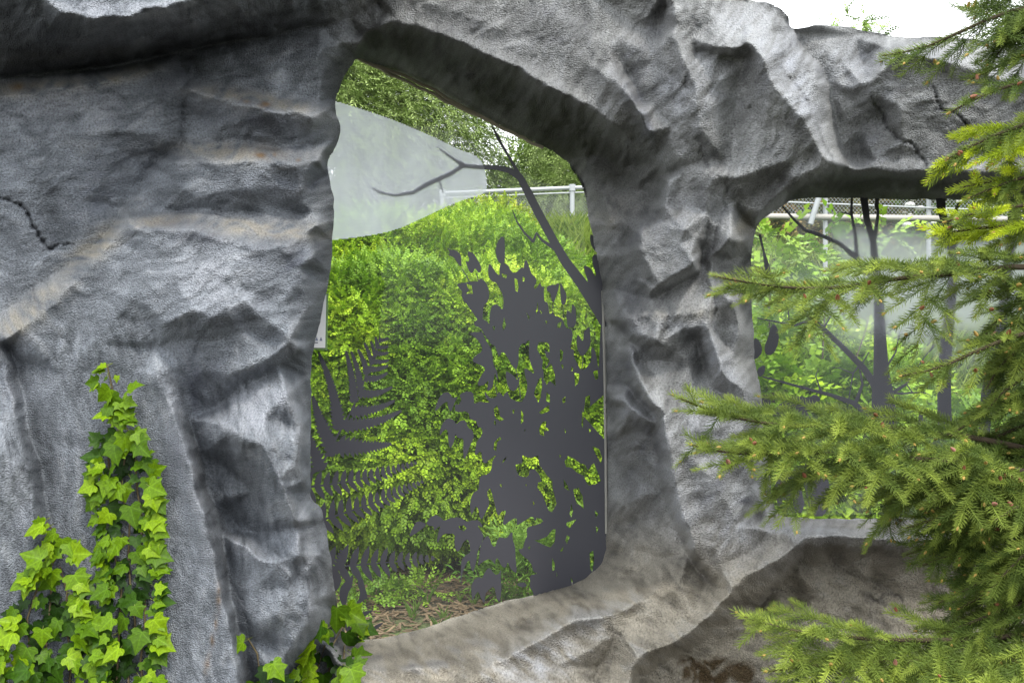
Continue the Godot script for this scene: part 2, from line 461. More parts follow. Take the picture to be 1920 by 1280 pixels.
func build_rock() -> void:
	sculpt()
	crack(5.0, 3.0, "-60,360 -20,366 20,378 34,380 50,395 62,424 70,440 84,462 98,466 112,458 140,460")
	crack(3.0, 1.2, "60,540 64,556 74,568 82,566")
	crack(3.0, 1.0, "345,265 335,280 310,293 290,305 270,318")
	crack(3.0, 0.8, "350,170 345,215 338,262")
	crack(3.5, 1.4, "1466,130 1490,160 1508,178 1522,202")
	crack(3.0, 1.4, "1528,232 1545,265 1562,302")
	crack(2.6, 1.2, "1308,262 1320,300 1332,318 1352,336")
	crack(2.6, 1.2, "1370,250 1372,300 1360,350 1356,400 1338,440 1335,480 1338,520 1346,560 1336,600 1334,630")
	crack(4.5, 2.4, "1636,175 1642,200 1660,214 1668,240 1690,262 1712,270 1728,292 1742,318")
	crack(4.0, 2.0, "1746,150 1758,190 1772,205 1800,218 1822,240 1830,262")
	crack(2.4, 0.8, "1690,262 1688,290 1672,310")
	crack(4.5, 1.0, "380,850 392,890 420,930 440,962 446,1000 432,1020 424,1060")
	crack(4.0, 1.2, "418,1070 440,1100 456,1130 466,1180 470,1200")
	crack(3.0, 0.8, "328,1030 320,1060 318,1085")
	crack(3.0, 0.7, "110,620 130,650 140,690")
	crack(4.0, 0.7, "42,830 50,880 56,940 64,985")
	crack(3.0, 0.9, "1285,130 1290,160 1280,190")
	crack(3.0, 1.2, "1140,1168 1170,1200 1186,1226 1196,1232")
	crack(3.0, 0.9, "1100,1290 1130,1240 1150,1200 1140,1172")
	crack(4.0, 1.6, "1610,1110 1640,1120 1660,1140 1650,1120 1680,1110 1692,1130")
	crack(2.5, 0.7, "1150,980 1160,1000 1180,1015")
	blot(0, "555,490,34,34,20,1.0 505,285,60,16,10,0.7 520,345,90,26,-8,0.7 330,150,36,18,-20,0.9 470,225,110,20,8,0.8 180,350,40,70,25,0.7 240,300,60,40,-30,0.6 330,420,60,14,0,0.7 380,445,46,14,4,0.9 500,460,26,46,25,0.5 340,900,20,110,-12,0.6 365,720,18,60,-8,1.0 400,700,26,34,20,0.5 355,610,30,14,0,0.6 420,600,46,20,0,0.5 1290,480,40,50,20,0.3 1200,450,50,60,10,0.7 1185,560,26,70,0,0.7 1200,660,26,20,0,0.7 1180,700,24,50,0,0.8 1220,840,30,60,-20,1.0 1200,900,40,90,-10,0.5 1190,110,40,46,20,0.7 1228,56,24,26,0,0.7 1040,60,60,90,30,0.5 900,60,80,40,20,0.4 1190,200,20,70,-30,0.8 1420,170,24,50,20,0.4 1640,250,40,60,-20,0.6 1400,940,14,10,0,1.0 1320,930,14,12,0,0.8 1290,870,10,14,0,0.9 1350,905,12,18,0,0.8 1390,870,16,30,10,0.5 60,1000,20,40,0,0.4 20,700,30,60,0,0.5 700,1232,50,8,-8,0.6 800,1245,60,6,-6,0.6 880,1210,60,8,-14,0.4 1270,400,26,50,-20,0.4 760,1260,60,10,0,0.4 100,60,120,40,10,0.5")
	blot(1, "400,520,70,60,20,1.0 420,480,40,30,0,0.7 440,570,40,18,0,0.6 110,195,90,22,-8,0.7 180,210,50,26,-30,0.6 470,770,56,40,-15,1.1 520,750,40,26,0,0.8 290,20,120,18,-4,0.9 180,20,40,26,10,0.9 460,1030,46,14,25,0.7 570,1010,24,60,0,0.8 590,1060,18,60,0,0.7 70,460,30,14,30,0.4 1320,180,50,70,20,0.5 1480,120,30,70,-25,0.9 1500,180,26,60,-30,0.8 1440,60,26,60,0,0.5 1390,40,60,30,0,0.4 1260,170,24,60,-20,0.5 1210,225,8,50,-20,1.0 1330,390,80,30,-20,0.4 1290,610,60,20,0,0.6 1350,680,20,60,-25,0.8 1320,800,40,60,0,0.5 1300,960,50,60,0,0.6 1370,1000,60,50,0,0.6 1180,775,30,14,30,0.6 1560,110,60,40,-20,0.5 1600,130,50,30,-30,0.6 1450,1060,50,20,-35,0.5 1010,1240,90,40,-25,0.7 1080,1180,60,22,-30,0.5 1660,170,30,30,0,0.3 1530,990,90,12,0,0.6 30,900,30,90,0,0.5 330,800,14,90,-12,0.5 370,950,10,120,-14,0.5")
	blot(2, "480,186,110,13,10,0.9 440,285,110,16,2,1.0 500,430,110,18,4,1.0 300,415,80,11,-4,0.9 170,470,80,22,-42,1.0 60,580,80,24,-38,1.0 60,165,120,14,-6,0.8 220,145,80,12,-14,0.7 850,1180,200,30,-15,0.9 1060,1120,140,40,-15,0.8 1180,1060,80,50,0,0.6 1250,1130,90,50,-20,0.6 1330,1150,90,40,-35,0.7 1420,1080,80,30,-35,0.8 1560,1150,160,80,0,0.8 1400,1240,140,60,0,1.0 1260,590,80,14,0,0.6 1150,400,50,30,0,0.4 1395,430,14,26,10,0.8 1700,1200,160,120,0,0.7 1240,1220,60,20,-15,0.6 700,1215,60,16,0,0.5")
	blot(3, "1330,1262,54,26,4,1.0 1290,1250,26,20,10,0.8 1390,1264,30,26,-8,0.9 1360,1250,30,16,0,0.7 1300,1310,60,30,0,0.8 1190,1140,20,6,-30,0.4")
	blot(4, "496,196,9,5,0,1.0 458,188,9,4,20,0.7 488,291,8,4,0,1.0 514,290,3,3,0,1.0 36,162,20,7,0,0.6 409,1120,4,22,0,0.7 404,1165,3,14,0,0.6 398,1200,4,10,0,0.7 388,1245,5,18,10,0.6 560,300,4,3,0,0.7")
	# dark olive undersides: algae mottling plus shade painted into the colour
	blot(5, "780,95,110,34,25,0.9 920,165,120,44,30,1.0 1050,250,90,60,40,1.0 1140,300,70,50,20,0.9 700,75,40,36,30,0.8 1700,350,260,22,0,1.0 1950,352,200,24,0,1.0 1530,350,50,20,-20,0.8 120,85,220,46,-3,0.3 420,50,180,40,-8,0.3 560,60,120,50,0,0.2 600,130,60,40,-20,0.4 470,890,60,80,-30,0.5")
	# raw facets
	var tri := Geometry2D.triangulate_delaunay(ctl)
	var d := PackedFloat32Array()
	d.resize(GW * GH)
	for t in range(0, tri.size(), 3):
		var a := ctl[tri[t]]
		var b := ctl[tri[t + 1]]
		var c := ctl[tri[t + 2]]
		var det := (b.y - c.y) * (a.x - c.x) + (c.x - b.x) * (a.y - c.y)
		if absf(det) < 1e-6: continue
		var da := ctl_d[tri[t]]
		var db := ctl_d[tri[t + 1]]
		var dc := ctl_d[tri[t + 2]]
		var i0 := maxi(0, floori((minf(a.x, minf(b.x, c.x)) - X0) / ST))
		var i1 := mini(GW - 1, ceili((maxf(a.x, maxf(b.x, c.x)) - X0) / ST))
		var j0 := maxi(0, floori((minf(a.y, minf(b.y, c.y)) - Y0) / ST))
		var j1 := mini(GH - 1, ceili((maxf(a.y, maxf(b.y, c.y)) - Y0) / ST))
		for j in range(j0, j1 + 1):
			var y := Y0 + j * ST
			for i in range(i0, i1 + 1):
				var x := X0 + i * ST
				var u := ((b.y - c.y) * (x - c.x) + (c.x - b.x) * (y - c.y)) / det
				var v := ((c.y - a.y) * (x - c.x) + (a.x - c.x) * (y - c.y)) / det
				if u < -1e-4 or v < -1e-4 or u + v > 1.0001: continue
				d[j * GW + i] = u * da + v * db + (1.0 - u - v) * dc
	var sharp := d.duplicate()
	d = box_blur(d, 1)
	var wide := box_blur(box_blur(sharp, 8), 8)
	# which nodes are rock
	var open := PackedByteArray()
	open.resize(GW * GH)
	var outlines: Array = [rough_outline(OPEN_1), rough_outline(OPEN_2), rough_outline(SKY_EDGE)]
	for p in outlines: mask_poly(open, p)
	var near := PackedFloat32Array()
	near.resize(GW * GH)
	for o in GW * GH: near[o] = float(open[o])
	near = box_blur(box_blur(near, 8), 8)
	var wn := noise(53, 0.011, 2)
	var wf := noise(59, 0.035, 3)
	var bent := d.duplicate()
	for j in GH:
		for i in GW:
			var o := j * GW + i
			var k := 1.0 - clampf(near[o] * 5.0, 0.0, 1.0)
			if k <= 0.0: continue
			var x := X0 + i * ST
			var y := Y0 + j * ST
			var fx := clampf(i + k * (6.0 * wn.get_noise_2d(x, y) + 2.0 * wf.get_noise_2d(x, y)) / ST, 0.0, GW - 1.01)
			var fy := clampf(j + k * (6.0 * wn.get_noise_2d(x + 900.0, y) + 2.0 * wf.get_noise_2d(x + 900.0, y)) / ST, 0.0, GH - 1.01)
			var ix := int(fx)
			var iy := int(fy)
			var q := iy * GW + ix
			bent[o] = lerpf(lerpf(d[q], d[q + 1], fx - ix), lerpf(d[q + GW], d[q + GW + 1], fx - ix), fy - iy)
	d = bent
	# relief and paint
	var groove := PackedFloat32Array()
	groove.resize(GW * GH)
	var stain := groove.duplicate()
	stamp_cracks(groove, stain)
	var dabs: Array = []                # painted patches, one sheet per kind
	for k in 6:
		var layer := PackedFloat32Array()
		layer.resize(GW * GH)
		dabs.append(layer)
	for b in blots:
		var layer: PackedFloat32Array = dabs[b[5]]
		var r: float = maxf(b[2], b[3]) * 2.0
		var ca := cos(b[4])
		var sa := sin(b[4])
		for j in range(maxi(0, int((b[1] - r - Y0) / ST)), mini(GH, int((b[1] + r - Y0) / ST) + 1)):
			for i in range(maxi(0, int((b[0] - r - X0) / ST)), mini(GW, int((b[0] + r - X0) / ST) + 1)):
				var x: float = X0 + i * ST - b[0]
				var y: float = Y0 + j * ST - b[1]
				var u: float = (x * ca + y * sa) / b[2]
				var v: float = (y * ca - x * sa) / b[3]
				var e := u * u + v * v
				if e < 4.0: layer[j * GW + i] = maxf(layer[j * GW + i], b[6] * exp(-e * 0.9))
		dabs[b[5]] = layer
	var n_warp := noise(3, 0.006, 2)
	var n_big := noise(5, 0.006, 4)
	var n_rid := noise(7, 0.011, 4, FastNoiseLite.TYPE_SIMPLEX_SMOOTH, FastNoiseLite.FRACTAL_RIDGED)
	var n_str := noise(11, 0.02, 4)
	var n_fine := noise(13, 0.06, 3)
	var n_flake := noise(37, 0.026, 5)
	var n_tiny := noise(39, 0.14, 2)
	var n_stroke := noise(47, 0.05, 5)
	var n_tone := noise(19, 0.008, 4)
	var n_pat := noise(23, 0.03, 4)
	var n_chip := noise(29, 0.02, 1, FastNoiseLite.TYPE_CELLULAR, FastNoiseLite.FRACTAL_NONE)
	n_chip.cellular_return_type = FastNoiseLite.RETURN_DISTANCE2_SUB
	var tint := PackedColorArray()
	tint.resize(GW * GH)
	depth_map.resize(GW * GH)
	var fc := PackedFloat32Array()
	var fs := PackedFloat32Array()
	for a in FLOWS:
		fc.append(cos(a))
		fs.append(sin(a))
	for j in GH:
		for i in GW:
			var o := j * GW + i
			var x := X0 + i * ST
			var y := Y0 + j * ST
			var wx := x + 45.0 * n_warp.get_noise_2d(x, y)
			var wy := y + 45.0 * n_warp.get_noise_2d(x + 500.0, y + 900.0)
			var w := flow_weights(wx, wy)
			var streak := 0.0
			var rid := 0.0
			var fine := 0.0
			var pat := 0.0
			var chip := 0.0
			var flake := 0.0
			var stroke := 0.0
			for k in 5:
				if w[k] < 0.03: continue
				var along := wx * fc[k] + wy * fs[k]
				var across := wy * fc[k] - wx * fs[k] + 400.0 * k
				streak += w[k] * n_str.get_noise_2d(along * 0.35, across * 1.2)
				rid += w[k] * n_rid.get_noise_2d(along * 0.55, across)
				fine += w[k] * n_fine.get_noise_2d(along * 0.6, across)
				pat += w[k] * n_pat.get_noise_2d(along * 0.32, across)
				stroke += w[k] * n_stroke.get_noise_2d((x * fc[k] + y * fs[k]) * 0.3, y * fc[k] - x * fs[k] + 400.0 * k + 0.12 * (wx - x))
				flake += w[k] * n_flake.get_noise_2d(along * 0.45, across)
				chip += w[k] * (n_chip.get_noise_2d(along * 0.6, across) + 1.0)
			var tiny := n_tiny.get_noise_2d(x, y)
			var big := n_big.get_noise_2d(wx, wy)
			var calm := 1.0 - 0.55 * smoothstep(560.0, 800.0, y) * smoothstep(420.0, 340.0, x)        # the smooth face behind the ivy
			if x > 640.0 and x < 1250.0 and y > 960.0: calm = 0.55
			chip = minf(chip, 0.25)
			var h := (d[o] + (0.55 + 0.25 * smoothstep(640.0, 760.0, x)) * clampf(d[o] - wide[o], -5.0, 5.0)) * 1.2 + calm * (0.55 * big + 0.20 * (rid - 0.3) + 0.20 * streak + 0.55 * (chip - 0.2) + 0.20 * smoothstep(-0.02, 0.02, streak - 0.14) + 0.16 * smoothstep(-0.02, 0.02, flake - 0.12) + 0.14 * smoothstep(-0.02, 0.02, flake - 0.34)) + 0.12 * fine + 0.03 * tiny + calm * 0.26 * stroke - groove[o]
			depth_map[o] = 2.65 - 0.01 * h
			# paint
			var tone := n_tone.get_noise_2d(wx + 300.0, wy)
			var left := smoothstep(760.0, 560.0, x)
			var warm := smoothstep(900.0, 1120.0, y) * smoothstep(600.0, 700.0, x)
			var c := Vector3(0.325, 0.328, 0.328).lerp(Vector3(0.258, 0.278, 0.310), left).lerp(Vector3(0.345, 0.312, 0.255), warm)
			c *= 1.0 + 0.40 * tone + 0.36 * pat + 0.16 * fine + 0.34 * stroke
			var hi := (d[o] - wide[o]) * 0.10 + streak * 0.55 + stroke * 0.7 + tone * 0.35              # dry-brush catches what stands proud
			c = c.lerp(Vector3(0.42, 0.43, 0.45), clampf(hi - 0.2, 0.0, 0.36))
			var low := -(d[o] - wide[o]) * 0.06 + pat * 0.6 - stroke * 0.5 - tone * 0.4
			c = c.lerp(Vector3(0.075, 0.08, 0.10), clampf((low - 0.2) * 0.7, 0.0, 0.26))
			var grain := 0.75 + 0.8 * pat + 0.4 * fine + 0.9 * stroke
			c = c.lerp(Vector3(0.44, 0.455, 0.50), clampf(dabs[1][o] * grain * 0.85, 0.0, 0.85))
			c = c.lerp(Vector3(0.385, 0.352, 0.29), clampf(dabs[2][o] * (0.62 + 0.7 * tone + 0.9 * pat + 0.8 * stroke + 0.5 * fine) * 1.0, 0.0, 0.8))
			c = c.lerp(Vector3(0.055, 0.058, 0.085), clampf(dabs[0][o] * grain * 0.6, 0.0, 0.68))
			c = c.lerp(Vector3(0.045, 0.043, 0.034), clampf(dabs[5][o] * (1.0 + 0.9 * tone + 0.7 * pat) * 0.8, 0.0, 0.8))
			c = c.lerp(Vector3(0.07, 0.045, 0.02), clampf((dabs[3][o] * (1.0 + 2.0 * pat + 1.0 * fine) - 0.25) * 1.6, 0.0, 0.9))
			c = c.lerp(Vector3(0.22, 0.125, 0.045), clampf(dabs[4][o] * (0.8 + fine), 0.0, 0.8))
			c = c.lerp(Vector3(0.06, 0.06, 0.07), clampf(stain[o] * 0.4 * (1.0 + pat), 0.0, 0.5))
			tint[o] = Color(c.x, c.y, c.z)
	var place := PackedVector2Array()
	place.resize(GW * GH)
	for j in GH:
		for i in GW: place[j * GW + i] = Vector2(X0 + i * ST, Y0 + j * ST)
	var best := {}
	for p in outlines:
		for i in p.size():
			var a: Vector2 = p[i]
			var b: Vector2 = p[(i + 1) % p.size()]
			var lo := a.min(b) - Vector2(ST, ST)
			var hi := a.max(b) + Vector2(ST, ST)
			for jj in range(maxi(0, floori((lo.y - Y0) / ST)), mini(GH - 1, ceili((hi.y - Y0) / ST)) + 1):
				for ii in range(maxi(0, floori((lo.x - X0) / ST)), mini(GW - 1, ceili((hi.x - X0) / ST)) + 1):
					var q := Vector2(X0 + ii * ST, Y0 + jj * ST)
					var s := Geometry2D.get_closest_point_to_segment(q, a, b)
					var dd := q.distance_to(s)
					if dd < ST * 0.58:
						var o := jj * GW + ii
						if not best.has(o) or best[o].z > dd: best[o] = Vector3(s.x, s.y, dd)
	var rim := PackedByteArray()
	rim.resize(GW * GH)
	for o in best:
		rim[o] = 1
		place[o] = Vector2(best[o].x, best[o].y)
	var vert := PackedVector3Array()
	vert.resize(GW * GH)
	for o in GW * GH: vert[o] = P(place[o].x, place[o].y, depth_map[o])
	# triangles by part
	var seeds := pts2("300,-60 420,20 150,20 200,500 500,800 200,1200 600,150 900,20 1050,150 1000,260 1250,150 1400,250 1300,600 1300,850 1200,900 1250,400 1700,200 1950,250 800,1220 1100,1160 1200,1050 1000,1400 1500,1010 1500,1200 1800,1100 1600,90")
	var owner: Array = [0, 0, 0, 1, 1, 1, 1, 2, 2, 2, 2, 3, 3, 3, 3, 3, 4, 4, 5, 5, 5, 5, 6, 6, 6, 4]
	var called: Array = ["overhang", "pillar", "lintel", "pillar", "lintel", "sill", "sill"]
	var lists: Array = []
	for k in 7: lists.append(PackedInt32Array())
	var nrm := PackedVector3Array()
	nrm.resize(GW * GH)
	var border := {}
	for j in GH - 1:
		for i in GW - 1:
			var o := j * GW + i
			var q: Array = [o, o + 1, o + GW, o + GW + 1]
			var ins := 0
			for k in 4:
				if rim[q[k]] == 1 or open[q[k]] == 0: ins += 1
			if ins < 3: continue
			var mine := 0
			if true:
				var far := 1e12
				var cx := X0 + i * ST
				var cy := Y0 + j * ST
				for s in seeds.size():
					var dd := (seeds[s].x - cx) * (seeds[s].x - cx) + (seeds[s].y - cy) * (seeds[s].y - cy)
					if dd < far:
						far = dd
						mine = owner[s]
			var ts: Array = [[o, o + 1, o + GW], [o + 1, o + GW + 1, o + GW]] if (i + j) % 2 == 0 else [[o, o + 1, o + GW + 1], [o, o + GW + 1, o + GW]]
			for t in ts:
				var rims: int = rim[t[0]] + rim[t[1]] + rim[t[2]]
				if rims == 0:
					if open[t[0]] or open[t[1]] or open[t[2]]: continue
				else:
					if (open[t[0]] and not rim[t[0]]) or (open[t[1]] and not rim[t[1]]) or (open[t[2]] and not rim[t[2]]): continue
					if rims == 3:
						var mid: Vector2 = (place[t[0]] + place[t[1]] + place[t[2]]) / 3.0
						var hole := false
						for p in outlines:
							if Geometry2D.is_point_in_polygon(mid, p): hole = true
						if hole: continue
					if rims >= 2:
						for e in [[t[0], t[1]], [t[1], t[2]], [t[2], t[0]]]:
							if rim[e[0]] and rim[e[1]]:
								var back := Vector2i(e[1], e[0])
								if border.has(back): border.erase(back)
								else: border[Vector2i(e[0], e[1])] = mine
				var fn := (vert[t[2]] - vert[t[0]]).cross(vert[t[1]] - vert[t[0]])
				nrm[t[0]] += fn
				nrm[t[1]] += fn
				nrm[t[2]] += fn
				lists[mine].append_array(PackedInt32Array(t))
	for o in GW * GH: nrm[o] = nrm[o].normalized()
	# reveals: the rim turned back behind itself
	var outward := {}
	for e in border:
		var t: Vector2 = (place[e.y] - place[e.x]).normalized()
		var out := Vector2(t.y, -t.x)
		outward[e.x] = outward.get(e.x, Vector2.ZERO) + out
		outward[e.y] = outward.get(e.y, Vector2.ZERO) + out
	var root := base("rock_wall", Vector3.ZERO, "grey artificial rock wall with two large window openings, pillars, lintels and ledges", "rock wall")
	root.set_meta("kind", "thing")
	var mat := rock_material()
	for k in 7:
		var remap := {}
		var v := PackedVector3Array()
		var n := PackedVector3Array()
		var c := PackedColorArray()
		var idx := PackedInt32Array()
		for o in lists[k]:
			if not remap.has(o):
				remap[o] = v.size()
				v.append(vert[o])
				n.append(nrm[o])
				c.append(tint[o])
			idx.append(remap[o])
		for e in border:
			if border[e] != k: continue
			var rings: Array = []
			for r in 4:
				for o in [e.x, e.y]:
					var out: Vector2 = outward[o].normalized()
					var z: float = depth_map[o]
					var zz: float = [z, z + 0.012, z + 0.05, maxf(z + 0.08, 3.16)][r]
					var pp: Vector2 = place[o] - out * [0.0, 1.5, 9.0, 26.0][r]
					rings.append(v.size())
					v.append(P(pp.x, pp.y, zz))
					n.append(Vector3(out.x, -out.y, -0.3).normalized() if r else nrm[o])
					c.append(tint[o])
			for r in 3:
				var p: int = rings[r * 2]
				idx.append_array([p, p + 2, p + 1, p + 1, p + 2, p + 3])
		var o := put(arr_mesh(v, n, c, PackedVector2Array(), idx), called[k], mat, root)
	rock_root = root

var rock_root: Node3D

func rock_material() -> StandardMaterial3D:
	var m := StandardMaterial3D.new()
	m.vertex_color_use_as_albedo = true
	m.roughness = 0.92
	m.metallic_specular = 0.15
	m.albedo_texture = noise_tex(noise(41, 0.07, 5), 1024, ramp("0,0.55 0.28,0.78 0.45,0.92 0.7,1.0 1,1.0"))
	m.heightmap_enabled = true
	m.heightmap_texture = noise_tex(noise(43, 0.11, 4), 1024)
	m.heightmap_scale = 0.8
	m.uv1_triplanar = true
	m.uv1_scale = Vector3(1.9, 1.9, 1.9)
	return m

# ---- printed glass in the openings ---------------------------------------------------
const PANE := 3.15

func traced(scale: float, ox: float, oy: float, s: String) -> PackedVector2Array:     # traced outline to picture widths
	var p := pts2(s)
	for i in p.size(): p[i] = p[i] / scale + Vector2(ox, oy)
	return p

func limb(s: String) -> Array:          # x, y, width along a branch -> outlines
	var q := pts3(s)
	var out: Array = []
	for i in q.size() - 1:
		var a := Vector2(q[i].x, q[i].y)
		var b := Vector2(q[i + 1].x, q[i + 1].y)
		var t := (b - a).normalized()
		var n := Vector2(-t.y, t.x)
		out.append(PackedVector2Array([a + n * q[i].z * 0.5, b + n * q[i + 1].z * 0.5, b + t * q[i + 1].z * 0.3, b - n * q[i + 1].z * 0.5, a - n * q[i].z * 0.5, a - t * q[i].z * 0.3]))
	return out

func leaflet(b: Vector2, d: Vector2, wide: float) -> PackedVector2Array:
	var n := Vector2(-d.y, d.x) * wide * 1.25
	return PackedVector2Array([b - n * 0.35, b + d * 0.3 - n * 0.5, b + d * 0.7 - n * 0.38, b + d, b + d * 0.7 + n * 0.3, b + d * 0.3 + n * 0.5, b + n * 0.35])

func pinna(out: Array, a: Vector2, b: Vector2, sag: float, l0: float, wide: float, gap: float) -> void:   # one side branch of a fern frond
	var t := (b - a).normalized()
	var n := Vector2(-t.y, t.x)
	var span := a.distance_to(b)
	var last := a
	var s := 0.0
	while s < span:
		var u := s / span
		var p := a.lerp(b, u) + n * sag * sin(u * PI)
		var tt := (t + n * sag * PI * cos(u * PI) / span).normalized()
		var nn := Vector2(-tt.y, tt.x)
		var l := l0 * (1.0 - u) ** 0.8 * (1.0 + 0.1 * sin(s * 1.7)) + 2.5
		var w := minf(wide, gap * (1.1 if l0 < 30.0 else 0.74)) * (1.0 - 0.6 * u) / l
		out.append(leaflet(p, (nn + tt * 0.45).normalized() * l, w))
		out.append(leaflet(p, (-nn + tt * 0.45).normalized() * l, w))
		if s > 0.0: out.append_array(limb("%f,%f,%f %f,%f,%f" % [last.x, last.y, 4.2 * (1.2 - u), p.x, p.y, 4.0 * (1.2 - u)]))
		last = p
		s += gap * (1.0 - 0.62 * u)
	out.append(leaflet(last, b - last, 0.3))

func spans_of(polys: Array, y: float) -> Array:
	var out: Array = []
	for p in polys:
		var box: Rect2 = p[1]
		if y < box.position.y or y > box.end.y: continue
		var q: PackedVector2Array = p[0]
		var xs := PackedFloat32Array()
		for i in q.size():
			var a := q[i]
			var b := q[(i + 1) % q.size()]
			if (a.y <= y) != (b.y <= y): xs.append(a.x + (y - a.y) / (b.y - a.y) * (b.x - a.x))
		xs.sort()
		for k in range(0, xs.size() - 1, 2): out.append(Vector2(xs[k], xs[k + 1]))
	out.sort_custom(func(a, b): return a.x < b.x)
	var merged: Array = []
	for s in out:
		if merged.size() and s.x <= merged[-1].y: merged[-1] = Vector2(merged[-1].x, maxf(merged[-1].y, s.y))
		else: merged.append(s)
	return merged

func boxed(polys: Array) -> Array:
	var out: Array = []
	for p in polys:
		var r := Rect2(p[0], Vector2.ZERO)
		for q in p: r = r.expand(q)
		out.append([p, r])
	return out

func film(adds: Array, holes: Array, dep: float, row := 1.2, cell := 1e6) -> ArrayMesh:    # a thin printed foil, cut out along its outlines
	var a := boxed(adds)
	var h := boxed(holes)
	var y0 := 1e9
	var y1 := -1e9
	for p in a:
		y0 = minf(y0, p[1].position.y)
		y1 = maxf(y1, p[1].end.y)
	var v := PackedVector3Array()
	var idx := PackedInt32Array()
	var y := y0 + row * 0.5
	while y < y1:
		var holes_here := spans_of(h, y)
		for s in spans_of(a, y):
			var x: float = s.x
			var pieces: Array = []
			for k in holes_here:
				if k.y <= x or k.x >= s.y: continue
				if k.x > x: pieces.append(Vector2(x, k.x))
				x = maxf(x, k.y)
			if x < s.y: pieces.append(Vector2(x, s.y))
			var bits: Array = []
			for k in pieces:
				var m := maxi(1, ceili((k.y - k.x) / cell))
				for q in m: bits.append(Vector2(lerpf(k.x, k.y, float(q) / m), lerpf(k.x, k.y, float(q + 1) / m)))
			for k in bits:
				var f := v.size()
				v.append_array([P(k.x, y - row * 0.5, dep), P(k.y, y - row * 0.5, dep), P(k.y, y + row * 0.5, dep), P(k.x, y + row * 0.5, dep)])
				idx.append_array([f, f + 1, f + 2, f, f + 2, f + 3])
		y += row
	var n := PackedVector3Array()
	n.resize(v.size())
	n.fill(Vector3.BACK)
	return arr_mesh(v, n, PackedColorArray(), PackedVector2Array(), idx)

func sheet(x0: float, y0: float, x1: float, y1: float, dep: float, thick: float) -> BoxMesh:
	var m := BoxMesh.new()
	var a := P(x0, y1, dep)
	var b := P(x1, y0, dep)
	m.size = Vector3(b.x - a.x, b.y - a.y, thick)
	return m

